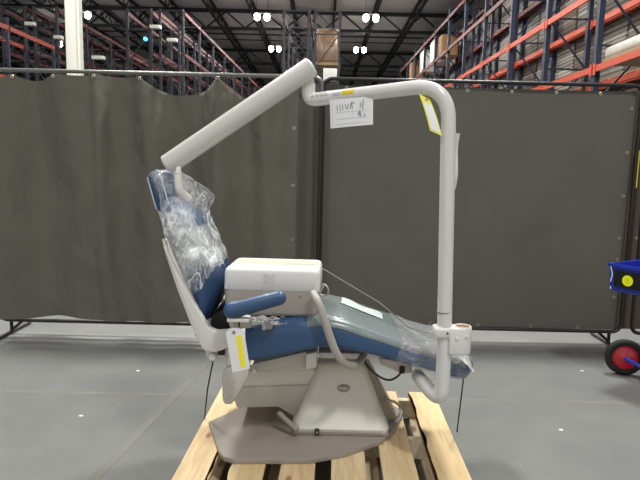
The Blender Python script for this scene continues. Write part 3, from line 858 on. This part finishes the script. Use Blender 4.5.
# backrest: shell, side arms, cushion, headrest
outer = [(-0.6527, 1.0979), (-0.6390, 1.0312), (-0.5905, 0.8839), (-0.5369, 0.7387), (-0.4909, 0.6350), (-0.4739, 0.6200), (-0.4314, 0.6166), (-0.3761, 0.6377), (-0.3295, 0.6651), (-0.3255, 0.7132), (-0.3467, 0.7301),
         (-0.3805, 0.7119), (-0.4271, 0.7087), (-0.4609, 0.7231), (-0.4861, 0.7659), (-0.5237, 0.8340), (-0.5734, 0.9227), (-0.6144, 1.0022), (-0.6386, 1.0648)]
bm = new_bm(); prism_y(bm, outer, 2.205, 2.245, .007, 3); sh = obj('back_arm', bm, M_shell, chair, sm=50)
bm = new_bm(); prism_y(bm, outer, 2.655, 2.695, .007, 3); obj('back_arm', bm, M_shell, chair, sm=50)
shell = [(-0.6527, 1.0979), (-0.6390, 1.0312), (-0.5905, 0.8839), (-0.5369, 0.7387), (-0.4909, 0.6350), (-0.4568, 0.6446), (-0.5030, 0.7612), (-0.5570, 0.8847), (-0.6142, 1.0191), (-0.6383, 1.0899)]
bm = new_bm(); prism_y(bm, shell, 2.24, 2.66, .008, 3); obj('back_shell', bm, M_shell, chair, sm=50)
bm = new_bm(); prism_y(bm, [(-0.4868, 0.6084), (-0.3959, 0.6285), (-0.3828, 0.6019), (-0.3958, 0.5770), (-0.4826, 0.5749)], 2.26, 2.64, .005); hb = obj('recline_bracket', bm, M_shell, chair)
bm = new_bm(); cyl(bm, (-0.4492, 2.2450, 0.5876), (0, 1, 0), .016, .04, 16, .004); obj('pivot_pin', bm, M_lid, hb)
bm = new_bm(); box(bm, (-0.4286, 0.6043)[0], (-0.4005, 0.6049)[0], 2.248, 2.27, (-0.4200, 0.5911)[1], (-0.4200, 0.6223)[1]); obj('bracket_slot', bm, M_dark, hb)
# black block standing in for the shade in the gap behind the seat
bm = new_bm(); prism_y(bm, [(-0.4753, 0.7407), (-0.3934, 0.7985), (-0.3383, 0.6971), (-0.3655, 0.6306), (-0.4663, 0.6376)], 2.32, 2.6, .01); obj('recess_shade', bm, M_dark, chair)

BS = [((-0.6978, 1.2332), (-0.6442, 1.2404)), ((-0.6939, 1.2077), (-0.5862, 1.2030)), ((-0.6820, 1.1394), (-0.5231, 1.1411)), ((-0.6657, 1.0750), (-0.4792, 1.0439)), ((-0.6110, 0.9542), (-0.4300, 0.9361)), ((-0.5598, 0.8495), (-0.4445, 0.8055)), ((-0.5167, 0.7659), (-0.5089, 0.6874)), ((-0.4949, 0.7305), (-0.5438, 0.6457))]
def pad_rings(tab, hw, grow=0.0, n=28, k=3, e=2.6):
    R_ = smooth([(a[0], 0, a[1]) for a, b in tab], k); F_ = smooth([(b[0], 0, b[1]) for a, b in tab], k)
    out = []
    for i, (a, b) in enumerate(zip(R_, F_)):
        c = (a + b) / 2; d = (b - a) / 2; L = d.length + grow; d = d.normalized()
        w = hw(i / (len(R_) - 1)) + grow
        ring = []
        for q in range(n):
            t = 2 * pi * q / n; ct, st = math.cos(t), math.sin(t)
            ring.append(c + d * (L * math.copysign(abs(ct) ** (2 / e), ct)) + Vector((0, 2.46 + w * math.copysign(abs(st) ** (2 / e), st), 0)))
        out.append(ring)
    return out
bm = new_bm(); rings(bm, pad_rings(BS, lambda t: .165 + .05 * min(1, t * 3)))
back = obj('back_cushion', bm, M_navy, chair, sm=60)
hp = [(-0.7373, 1.3444), (-0.7255, 1.3657), (-0.6978, 1.3789), (-0.6853, 1.3687), (-0.6651, 1.2933), (-0.6468, 1.2215), (-0.6728, 1.1910), (-0.7003, 1.2075)]
bm = new_bm(); prism_y(bm, hp, 2.30, 2.61, .007, 3); head = obj('headrest', bm, M_navy, chair, sm=50)
bm = new_bm(); tube(bm, smooth([(-0.6994, 2.3050, 1.3752), (-0.6876, 2.3050, 1.3653), (-0.6665, 2.3050, 1.2932), (-0.6503, 2.3050, 1.2254)], 5), .004, 8, .003); obj('piping', bm, M_piping, head)
bm = new_bm(); tube(bm, smooth([(-0.7373, 2.3040, 1.3431), (-0.7197, 2.3040, 1.2750), (-0.7002, 2.3040, 1.2094)], 5), .003, 8, .003); obj('piping', bm, M_piping, head)
bm = new_bm(); bar(bm, (-0.7190, 2.4600, 1.2190), (-0.6793, 2.4600, 1.0961), .06, .012); obj('headrest_slide', bm, M_silver, head)

# armrest
bm = new_bm(); pa = smooth([(-0.3514, 2.1200, 0.8251), (-0.3145, 2.1150, 0.8334), (-0.2260, 2.1100, 0.8613), (-0.1583, 2.1100, 0.8813)], 5)
tube(bm, pa, lambda t: .034 - .005 * t, 20, .03)
ar = obj('armrest', bm, M_blue, chair, sm=60)
bm = new_bm(); tube(bm, fillet([(-0.3530, 2.1300, 0.7976), (-0.3357, 2.1500, 0.7296), (-0.3385, 2.1700, 0.6336)], .03), .017, 14); obj('armrest_support', bm, M_beige, ar)
bm = new_bm(); box(bm, (-0.3652, 0.7890)[0], (-0.2761, 0.7911)[0], 2.10, 2.16, (-0.3327, 0.7794)[1], (-0.3328, 0.7960)[1], .004); obj('armrest_plate', bm, M_shell, ar)
# pivot cover plate
bm = new_bm(); prism_y(bm, [(-0.4021, 0.5254), (-0.3895, 0.5478), (-0.3683, 0.5571), (-0.3048, 0.5586), (-0.2857, 0.5414), (-0.2897, 0.5149), (-0.3424, 0.4160), (-0.3637, 0.3932), (-0.3893, 0.3926), (-0.4000, 0.4147)], 2.19, 2.27, .009, 3)
pv = obj('pivot_cover', bm, M_beige, chair, sm=50)
for q in ((-0.3493, 2.1880, 0.5006), (-0.3681, 2.1880, 0.4295)):
    bm = new_bm(); cyl(bm, q, (0, 1, 0), .004, .006, 12); obj('screw', bm, M_silver, pv)
bm = new_bm(); prism_y(bm, [(-0.3924, 0.6396), (-0.3067, 0.6416), (-0.2973, 0.5216), (-0.3836, 0.5195)], 2.235, 2.3, .008); obj('side_bracket', bm, M_shell, chair)

# bent light post, upper arm and boom
bm = new_bm()
path = fillet([(0.4685, 2.4200, 0.4569), (0.4410, 2.2300, 0.5140), (0.5147, 2.1300, 0.4477), (0.5172, 2.1300, 0.6253), (0.4871, 2.1300, 1.5567)], .085, 10)
tube(bm, path, .0295, 22)
lp = obj('light_post', bm, M_post, chair, sm=60)
bm = new_bm(); tube(bm, [(0.5091, 2.1300, 0.8325), (0.5088, 2.1300, 0.8387)], .0302, 22); obj('joint_ring', bm, M_plate, lp)
bm = new_bm()
a = Vector((0.4995, 2.1300, 1.1594)); b = Vector((0.4815, 2.1300, 1.7318)); c = Vector((-0.0628, 2.3600, 1.6867)); d = Vector((-0.0642, 2.3600, 1.7564))
p1 = fillet([a, b, (b + c) / 2], .17, 12); p2 = fillet([(b + c) / 2, c, d], .05, 8)
tube(bm, p1 + p2[1:], .0285, 22)
ua = obj('upper_arm', bm, M_post, lp, sm=60)
bm = new_bm(); tube(bm, [(-0.0640, 2.3600, 1.7461), (-0.0638, 2.3600, 1.7564)], .0275, 20); obj('elbow_ring', bm, M_steel, lp)
bm = new_bm(); tube(bm, [(-0.0641, 2.3600, 1.7544), (-0.0614, 2.3600, 1.8286)], .0215, 20); obj('swivel_stub', bm, M_post, lp)
A = Vector((-0.6595, 2.3300, 1.4012)); B = Vector((-0.0542, 2.3300, 1.8170))
bm = new_bm(); tube(bm, [A, A + (B - A) * .02, A + (B - A) * .98, B], .0425, 28, .012)
boom = obj('light_boom', bm, M_boom, chair, sm=50)
bm = new_bm(); D = (B - A).normalized(); n_ = Vector((D.z, 0, -D.x)); n_ = n_ if n_.z < 0 else -n_
tube(bm, [A + D * .03 + n_ * .043, A + D * .60 + n_ * .043], .0015, 6); obj('boom_seam', bm, M_beige, boom)
bm = new_bm(); tube(bm, [(-0.6145, 2.3300, 1.4086), (-0.6020, 2.2900, 1.3539)], .012, 14); obj('spindle', bm, M_lid, boom)
bm = new_bm(); tube(bm, smooth([(-0.6014, 2.2850, 1.3665), (-0.5983, 2.2750, 1.3249), (-0.5886, 2.2750, 1.2875), (-0.5680, 2.3100, 1.2569)], 6), .0185, 18, .004); obj('light_mount', bm, M_shell, boom)
bm = new_bm(); cyl(bm, (-0.6014, 2.2850, 1.3623), (0, 0, 1), .02, .008, 18); obj('mount_collar', bm, M_beige, boom)

# cup holder on the post
bm = new_bm()
zt0, zb0 = (0.5650, 0.7770)[1], (0.5708, 0.6701)[1]
xa, xb = (0.5256, 0.7309)[0], (0.6212, 0.7332)[0]
outl = [(xa, 2.09)] + [(xb - .035 + .035 * math.cos(t), 2.125 + .035 * math.sin(t)) for t in [-pi / 2 + k * pi / 20 for k in range(21)]] + [(xb - .035, 2.16), (xa, 2.16)]
prism_z(bm, outl, zb0, zt0, .005)
ch = obj('cup_holder', bm, M_lid, lp, sm=50)
cxh, cyh = xb - .036, 2.125
bm = new_bm(); torus(bm, (cxh, cyh, zt0 + .001), (0, 0, 1), .031, .003, 28, 8); obj('cup_rim', bm, M_lid, ch)
bm = new_bm(); cyl(bm, (cxh, cyh, zt0 - .001), (0, 0, 1), .0295, .006, 28); cl = obj('cup_lining', bm, M_gold, ch)
for q in ((0.5547, 2.0880, 0.7364), (0.5941, 2.0880, 0.7455)):
    bm = new_bm(); cyl(bm, q, (0, 1, 0), .0065, .008, 12, .002); obj('bolt', bm, M_lid, ch)
bm = new_bm(); z0, z1 = (0.5058, 0.7335)[1], (0.5036, 0.7767)[1]; xm_ = (0.5126, 0.7473)[0]
box(bm, xm_ - .045, xm_ + .036, 2.091, 2.17, z0, z1, .012, 3); obj('clamp', bm, M_post, ch)
bm = new_bm(); cyl(bm, (0.5160, 2.0890, 0.7577), (0, 1, 0), .004, .006, 10); obj('clamp_screw', bm, M_dark, ch)
# stickers on the upper arm
def on_arm(px0, px1, up_, h, m, name, lab=None):
    """Sticker strips bent round the front of the upper arm between two fractions of its length."""
    P0, P1 = b * 0.5 + c * 0.5, c
    dirv = (c - b).normalized(); side = dirv.cross(Vector((0, 0, 1))).normalized()
    side = side if side.y < 0 else -side
    upv = side.cross(dirv); upv = upv if upv.z > 0 else -upv
    R_ = []
    for f in (px0, px1):
        cc = b + (c - b) * f
        R_.append([cc + (side * math.cos(t) + upv * math.sin(t)) * .0291 for t in [up_ - h + 2 * h * k / 6 for k in range(7)]])
    bm = new_bm(); rings(bm, R_, False, False, False)
    g = bmesh.ops.solidify(bm, geom=bm.faces[:], thickness=.0006)
    return obj(name, bm, m, ua)
on_arm(.638, .725, .35, .36, M_yellow, 'yellow_sticker')['label'] = 'yellow sticker'
on_arm(.735, .80, .28, .28, mat('pale_blue_label', (224, 229, 240), .5), 'white_label')['label'] = 'white sticker'
for k in range(4): on_arm(.835 + .035 * k, .855 + .035 * k, .3, .14, mat('faint_print', (198, 196, 192), .6), 'printed_mark')

# hose and cables
bm = new_bm(); tube(bm, smooth([(-0.0242, 2.2200, 0.8801), (-0.0024, 2.1700, 0.8541), (0.0237, 2.1550, 0.7914), (0.0547, 2.1550, 0.6992), (0.0858, 2.1650, 0.6282), (0.1262, 2.2000, 0.5798), (0.1737, 2.2700, 0.5577), (0.2048, 2.3400, 0.5701), (0.2134, 2.4000, 0.5875)], 8), .0165, 16)
tag(obj('supply_hose', bm, M_hose), 'thick taupe hose looping from the white-lidded box down beside the seat', 'hose')
bm = new_bm(); tube(bm, smooth([(0.2023, 2.3600, 0.5538), (0.2382, 2.3400, 0.5104), (0.2891, 2.3400, 0.4718), (0.3301, 2.3400, 0.4611), (0.3654, 2.3400, 0.4807), (0.3899, 2.3600, 0.5065)], 8), .0048, 10)
cb = tag(obj('power_cable', bm, M_cable), 'black cable hanging under the leg rest between base and bracket', 'cable')
bm = new_bm(); box(bm, (0.3851, 0.5111)[0] - .012, (0.3851, 0.5111)[0] + .012, 2.35, 2.38, (0.3861, 0.4876)[1], (0.3847, 0.5205)[1], .004); obj('plug', bm, M_dark, cb)
bm = new_bm(); tube(bm, smooth([(0.3315, 2.4928, 0.3000), (0.3979, 2.6097, 0.2400), (0.4313, 2.6517, 0.1900), (0.4019, 2.5836, 0.1780), (0.3470, 2.5428, 0.1750)], 8), .007, 10)
tag(obj('foot_control_cable', bm, M_plate), 'grey cable curling out of the right side of the chair base', 'cable')

# ------------------------------------------------------------------ boxed instrument head on the seat
BX = Vector((-.196, 2.40, 0)); RB = math.radians(-2.0)
zl0, zs, zt1 = .765, .876, .972
bx = tag(empty('instrument_box', (BX.x, BX.y, zl0), RB), 'white-lidded taupe instrument box resting on the chair seat', 'box')
hx = .206; hy = .15
bm = new_bm(); rings(bm, [rrect(0, 0, hx - g, hy - g, z, r) for z, g, r in ((0, .02, .02), (.006, .008, .025), (.02, .003, .03), (zs - zl0, 0, .03))]); obj('base_tray', bm, M_taupe, bx, sm=50)
bm = new_bm(); rings(bm, [rrect(0, 0, hx + .001 - g, hy + .001 - g, z, r) for z, g, r in ((zs - zl0 + .002, .002, .03), (zs - zl0 + .004, 0, .03), (zt1 - zl0 - .022, .002, .028), (zt1 - zl0 - .01, .005, .026), (zt1 - zl0 - .003, .011, .022), (zt1 - zl0, .020, .018))])
lid = obj('lid', bm, M_lid, bx, sm=50)
bm = new_bm(); rings(bm, [rrect(0, 0, hx - .001, hy - .001, z, .03) for z in (zs - zl0 - .002, zs - zl0 + .003)]); obj('lid_gap', bm, M_plate, bx)
bm = new_bm(); box(bm, -hx + .022, hx - .022, -.03, .10, zt1 - zl0 - .001, zt1 - zl0 + .0015, .0005, 1); obj('tape_strip', bm, M_lidtop, lid)
bm = new_bm(); box(bm, -.035, .015, -hy - .003, -hy - .0005, zs - zl0 - .03, zt1 - zl0 - .02); obj('tape_strip', bm, film('clear_tape', (226, 224, 220), .15, .3, scale=5), lid)
bm = new_bm(); box(bm, .04, .18, -.02, .012, zt1 - zl0 + .001, zt1 - zl0 + .003); obj('tape_patch', bm, M_beige, lid)
bm = new_bm(); torus(bm, (hx + .012, -.04, zs - zl0 - .012), (.5, .86, 0), .026, .0035, 24, 8); obj('ring', bm, M_silver, bx)
bm = new_bm(); tube(bm, [(hx - .01, -.05, zs - zl0 - .03), (hx + .016, -.06, zs - zl0 + .02)], .006, 10); obj('ring_holder', bm, M_silver, bx)
bm = new_bm()
for q in (hx - .085, hx - .028): cyl(bm, (q, -hy - .001, zs - zl0 - .018), (0, 1, 0), .003, .004, 10)
obj('screws', bm, M_dark, bx)
bm = new_bm()
def crump(u, v): return .018 * noise.noise(Vector((u * 5, v * 5, 1))) + .008 * noise.noise(Vector((u * 14, v * 14, 3)))
sheet(bm, [(-0.2910, 2.2150, 0.7286), (-0.1267, 2.2150, 0.7455), (-0.1346, 2.2700, 0.7562), (-0.2857, 2.2700, 0.7659)], 26, 16, .001, crump)
sheet(bm, [(-0.2334, 2.1900, 0.7243), (-0.1917, 2.1900, 0.7296), (-0.1871, 2.2300, 0.7528), (-0.2381, 2.2300, 0.7560)], 10, 10, .001, crump)
tag(obj('plastic_bag', bm, M_foil), 'crumpled clear plastic bag squeezed under the instrument box by the armrest', 'bag')
bm = new_bm(); box(bm, (-0.3268, 0.7407)[0], (-0.2807, 0.7418)[0], 2.19, 2.25, (-0.3058, 0.7283)[1], (-0.3060, 0.7670)[1], .008, 2); cyl(bm, (-0.2956, 2.1850, 0.7628), (0, 1, 0), .009, .02, 14); 
obj('armrest_lock', bm, M_beige, ar)

# ------------------------------------------------------------------ stretch wrap round head and back
WS = [((-0.7405, 1.3549), (-0.6913, 1.3788)), ((-0.7326, 1.3172), (-0.6049, 1.3377)), ((-0.7144, 1.2583), (-0.5133, 1.2628)), ((-0.6921, 1.1820), (-0.5279, 1.1800)), ((-0.6719, 1.0878), (-0.4793, 1.0538)), ((-0.6406, 1.0147), (-0.4498, 0.9853)), ((-0.5982, 0.9325), (-0.4496, 0.9057)), ((-0.5683, 0.8759), (-0.4594, 0.8303)), ((-0.5468, 0.8320), (-0.4791, 0.7643))]
rs = pad_rings(WS, lambda t: .168 + .055 * min(1, t * 2.2), grow=.006, n=110, k=9, e=2.4)
nr = len(rs); bm = new_bm(); V = []
for i, r in enumerate(rs):
    row = []
    cen = sum(r, Vector()) / len(r)
    for p in r:
        n_ = (p - cen).normalized()
        a_ = abs(noise.noise(Vector((p.x * 14, p.y * 12, p.z * 9)))) * .026 + abs(noise.noise(Vector((p.x * 38, p.y * 34, p.z * 22 + 5)))) * .013
        row.append(bm.verts.new(p + n_ * (a_ - .004)))
    V.append(row)
n = len(V[0])
for i in range(nr - 1):
    for j in range(n):
        j2 = (j + 1) % n
        q = (V[i][j], V[i][j2], V[i + 1][j2], V[i + 1][j])
        cc = sum((v.co for v in q), Vector()) / 4
        # ragged lower edge: a slant from the rear of the near side up towards the far front
        lim = -.17 + .40 * ((cc.x + .62) / .3) + .06 * noise.noise(Vector((cc.x * 16, cc.y * 10, 0)))
        if cc.z < 1.0 + lim - .12 and i > nr * .5: continue
        bm.faces.new(q)
loose = [v for v in bm.verts if not v.link_faces]
bmesh.ops.delete(bm, geom=loose, context='VERTS')
tag(obj('stretch_wrap', bm, M_wrap, sm=0), 'crumpled clear stretch wrap around the chair headrest and back', 'plastic wrap')
bm = new_bm(); gr = pad_rings(BS, lambda t: .168 + .05 * min(1, t * 3), grow=.004, k=3)
rings(bm, [g_ for g_ in gr[6:12]], False, False)
o = obj('grey_film', bm, film('thin_grey_film', (168, 176, 174), .5, .72, scale=7, rough=.2, bump=.1), back, sm=60)

# ------------------------------------------------------------------ papers, tags
t = tag(empty('paper_note', (0.1154, 2.2700, 1.6319)), 'white ruled paper with pen marks hanging from the upper arm', 'paper')
cs = [(0.0328, 2.2700, 1.5634), (0.2040, 2.2300, 1.5799), (0.2000, 2.2300, 1.6925), (0.0278, 2.2700, 1.6782)]
bm = new_bm(); sheet(bm, cs, 8, 8, .0008, lambda u, v: .004 * math.sin(3 * u + v)); obj('sheet', bm, M_paper, t)
o_ = Vector(cs[0]); ux = Vector(cs[1]) - o_; uy = Vector(cs[3]) - o_; nn = ux.cross(uy).normalized(); nn = nn if nn.y < 0 else -nn
bm = new_bm(); strokes(bm, [[(.18, .58), (.17, .78)], [(.25, .58), (.24, .80)], [(.31, .6), (.30, .78)], [(.36, .80), (.40, .62), (.44, .80)], [(.47, .62), (.51, .86)], [(.53, .62), (.52, .80), (.58, .82)], [(.71, .62), (.73, .76), (.71, .80)], [(.77, .56), (.79, .92)], [(.72, .50), (.66, .42), (.73, .36), (.69, .52)], [(.80, .30), (.82, .42)]], o_, ux, uy, .0013, nn * .005)
obj('handwriting', bm, M_ink, t)
bm = new_bm(); strokes(bm, [[(.14, .53), (.9, .53)], [(.14, .30), (.9, .30)], [(.14, .12), (.85, .12)], [(.54, .32), (.54, .55)], [(.06, .04), (.06, .96)]], o_, ux, uy, .0006, nn * .005)
obj('ruled_lines', bm, mat('pale_rule', (196, 198, 204), .7), t)

t = tag(empty('yellow_edged_tag', (0.4116, 2.1200, 1.6108)), 'white tag with yellow border dangling inside the pole bend', 'tag')
cs = [(0.3710, 2.1500, 1.6929), (0.4146, 2.1500, 1.6730), (0.4574, 2.1000, 1.5311), (0.4105, 2.1000, 1.5507)]
bm = new_bm(); sheet(bm, cs, 4, 8, .001, lambda u, v: -.006 * math.sin(pi * v)); obj('border', bm, M_tagyellow, t)
C4 = [Vector(q) for q in cs]
def ins(u, v): return (C4[0] * (1 - u) + C4[1] * u) * (1 - v) + (C4[3] * (1 - u) + C4[2] * u) * v
nn = (C4[1] - C4[0]).cross(C4[3] - C4[0]).normalized(); nn = nn if nn.y < 0 else -nn
sg = 1 if ((C4[1] - C4[0]).cross(C4[3] - C4[0])).dot(nn) > 0 else -1
bm = new_bm(); sheet(bm, [ins(.12, .2) + nn * .0015, ins(.88, .2) + nn * .0015, ins(.88, .955) + nn * .0015, ins(.12, .955) + nn * .0015], 4, 8, .001, lambda u, v: -.006 * math.sin(pi * (.2 + .755 * v))); obj('white_face', bm, M_paper, t)
bm = new_bm(); q = ins(.55, .09) + nn * .002; cyl(bm, q, nn, .006, .002, 14); obj('eyelet', bm, M_plate, t)
bm = new_bm(); tube(bm, [q, q + Vector((.01, .01, .03))], .001, 6); obj('string', bm, M_thread, t)

bm = new_bm(); sheet(bm, [(0.5113, 2.1200, 1.5450), (0.5482, 2.1900, 1.5490), (0.5421, 2.1900, 1.3284), (0.5093, 2.1200, 1.3258)], 4, 10, .001, lambda u, v: .004 * math.sin(2 * pi * v))
tag(obj('folded_label', bm, M_paper), 'narrow white label seen edge-on along right side of the pole', 'label')

t = tag(empty('hang_tag', (-0.3205, 2.0800, 0.6729)), 'white hang tag with yellow stripe in front of the seat corner', 'tag')
bm = new_bm(); prism_y(bm, [(-0.3652, 0.7416), (-0.3565, 0.7541), (-0.3367, 0.7627), (-0.3070, 0.7614), (-0.2922, 0.7454), (-0.2682, 0.5976), (-0.3381, 0.5793)], 2.08, 2.0815, 0); obj('card', bm, M_paper, t, sm=0)
bm = new_bm(); prism_y(bm, [(-0.3253, 0.7306), (-0.3031, 0.7340), (-0.2833, 0.6064), (-0.3057, 0.6013)], 2.0785, 2.0798, 0); obj('yellow_stripe', bm, M_yellow, t, sm=0)
bm = new_bm(); cyl(bm, (-0.3333, 2.0790, 0.7455), (0, 1, 0), .007, .003, 16); obj('eyelet', bm, mat('mauve_eyelet', (170, 120, 125), .5), t)
bm = new_bm(); tube(bm, [(-0.3333, 2.0790, 0.7455), (-0.3368, 2.1300, 0.7772)], .0012, 6); obj('string', bm, M_thread, t)

# paper strip on the cover
cs = []
for x, y in ((.105, 2.475), (.30, 2.445), (.31, 2.56), (.115, 2.60)):
    cs.append((x, y, top_z(x) + .016))
bm = new_bm(); sheet(bm, cs, 12, 4, .0008, lambda u, v: .003 * math.sin(9 * u) * v)
tag(obj('paper_strip', bm, mat('tissue_paper', (178, 187, 184), .7)), 'pale paper strip lying on the grey seat cover', 'paper')

# ------------------------------------------------------------------ packing straps
bm = new_bm(); tube(bm, [(-0.5620, 2.5917, 0.1350), (-0.5270, 2.5000, 0.3318), (-0.4855, 2.4500, 0.5154)], .0035, 8)
tag(obj('packing_strap', bm, M_strap), 'black packing strap tying left chair back to the pallet', 'strap', 'packing straps')
bm = new_bm(); e0 = Vector((0.6890, 2.4400, 0.4398)); tube(bm, [e0 + Vector((.0, 0, .02)), e0, (0.6962, 2.5246, 0.1300)], .0035, 8)
tag(obj('packing_strap', bm, M_strap), 'black packing strap hanging from the foot end to pallet right edge', 'strap', 'packing straps')
bm = new_bm(); pts = [Vector((0.0099, 2.4500, 0.9465)), Vector((0.2849, 2.4500, 0.7883)), Vector((.42, 2.45, top_z(.42) + .02)), Vector((.58, 2.45, top_z(.58) + .02)), e0 + Vector((0, 0, .03))]
tube(bm, pts, .0028, 8)
tag(obj('packing_twine', bm, M_thread), 'thin grey cord stretched from the instrument box over the leg rest', 'cord')

# ------------------------------------------------------------------ blue cart at right
ct = tag(empty('blue_cart', (2.3, 3.6, 0)), 'blue tray cart with red wheel at the right edge', 'cart')
wc = Vector((2.1871, 3.7200, 0.1295))
wr = wc.z - .0
ax = Vector((.25, 1, 0)).normalized()
bm = new_bm(); torus(bm, wc, ax, wr * .80, wr * .21, 40, 12); wh = obj('tyre', bm, M_tyre, ct, sm=60)
bm = new_bm()
sx_ = ax.cross(Vector((0, 0, 1))).normalized()
def disc(h, r): return [wc - ax * h + sx_ * (r * math.cos(2 * pi * k / 36)) + Vector((0, 0, 1)) * (r * math.sin(2 * pi * k / 36)) for k in range(36)]
rings(bm, [disc(-.02, wr * .64), disc(.018, wr * .66), disc(.026, wr * .60), disc(.012, wr * .54), disc(.020, wr * .30), disc(.034, wr * .14), disc(.034, wr * .05)])
obj('wheel_hub', bm, M_red, ct, sm=40)
bm = new_bm(); tube(bm, [wc - ax * .02, wc - ax * .06, Vector((2.2378, 3.5000, 0.1103))], .014, 12); obj('axle', bm, M_cart, ct)
# tray: open-topped, one corner towards the camera-left
A_ = Vector((1.9660, 3.6200, 0.8194)); z1 = A_.z; z0 = z1 - .185
dv = Vector((.5, -.87, 0)).normalized(); bv = Vector((.87, .5, 0)).normalized()
def tray_ring(z, g): 
    c_ = A_ + dv * .0; o = [A_ + (dv + bv) * g, A_ + dv * .95 + (bv - dv) * g, A_ + dv * .95 + bv * .55 - (dv + bv) * g, A_ + bv * .55 + (dv - bv) * g]
    return [Vector((p.x, p.y, z)) for p in o]
bm = new_bm(); rings(bm, [tray_ring(z0, .018), tray_ring(z0 + .01, .01), tray_ring(z1 - .02, .002), tray_ring(z1 - .018, -.008), tray_ring(z1, -.008), tray_ring(z1, .01), tray_ring(z0 + .02, .022)])
tr = obj('tray', bm, M_cart, ct, sm=20)
nd = dv.cross(Vector((0, 0, 1))).normalized(); nd = nd if nd.dot(bv) < 0 else -nd
def face_pt(s, z): return Vector((A_.x, A_.y, z)) + dv * s + nd * .004
bm = new_bm(); sheet(bm, [face_pt(.045, z0 + .035), face_pt(.9, z0 + .035), face_pt(.9, z1 - .04), face_pt(.045, z1 - .04)], 2, 2, .004); obj('black_panel', bm, M_cartblk, tr)
q = face_pt(.138, (z0 + z1) / 2 - .005) + nd * .004
bm = new_bm(); rings(bm, [[q + nd * h + dv * (.036 * math.cos(2 * pi * k / 24)) + Vector((0, 0, .036 * math.sin(2 * pi * k / 24))) for k in range(24)] for h in (-.001, .001)]); st = obj('yellow_sticker', bm, M_lime, tr)
bm = new_bm(); strokes(bm, [[(-.3, .2), (0, .5), (.2, .2), (-.1, -.1), (-.2, -.4), (.2, -.4)]], q, dv * .032, Vector((0, 0, .03)), .0012, nd * .002); obj('sticker_mark', bm, mat('olive_ink', (170, 176, 40), .6), st)
bm = new_bm(); tube(bm, [face_pt(.014, z1 - .02), face_pt(.03, (z0 + z1) / 2 + .02), face_pt(.022, (z0 + z1) / 2 - .03)], .003, 6); tube(bm, [face_pt(.022, z0 + .03), face_pt(.028, z0 + .012)], .003, 6); obj('scuff_mark', bm, M_paper, tr)
for s in (.55, .9):
    bm = new_bm(); p_ = A_ + dv * s + bv * .08; tube(bm, [(p_.x, p_.y, z0 + .01), (p_.x, p_.y, .36), ] + ([] if s > .8 else []), .016, 10)
    obj('cart_leg', bm, M_cart, ct)
bm = new_bm(); a_ = A_ + dv * .55 + bv * .08; tube(bm, [Vector((2.2378, 3.5000, 0.1103)), (a_.x, a_.y, .36), (A_ + dv * .9 + bv * .08).xy.to_3d() + Vector((0, 0, .36))], .016, 10); obj('cart_frame', bm, M_cart, ct)
bm = new_bm(); w2 = A_ + dv * 1.1 + bv * .1; w2.z = wr; cyl(bm, w2, ax, wr, .07, 36, .02); obj('tyre', bm, M_tyre, ct)
bm = new_bm(); tube(bm, [w2, (A_.x + dv.x * .9 + bv.x * .08, A_.y + dv.y * .9 + bv.y * .08, .36)], .014, 10); obj('axle', bm, M_cart, ct)

# flecks of litter on the floor
for (p, lab) in [((-1.2311, 3.5724, 0.0000), 'small white paper scrap on the floor, farther one left'), ((-1.3148, 2.8747, 0.0000), 'small white paper scrap on the floor, nearer one left'), ((1.9197, 3.7716, 0.0000), 'small white paper scrap on floor near the cart wheel'), ((1.3570, 2.8389, 0.0000), 'small white paper scrap on the floor at right foreground')]:
    bm = new_bm(); box(bm, p[0] - .011, p[0] + .011, p[1] - .008, p[1] + .008, 0, .003, .001, 1)
    tag(obj('paper_scrap', bm, M_speck), lab, 'scrap')
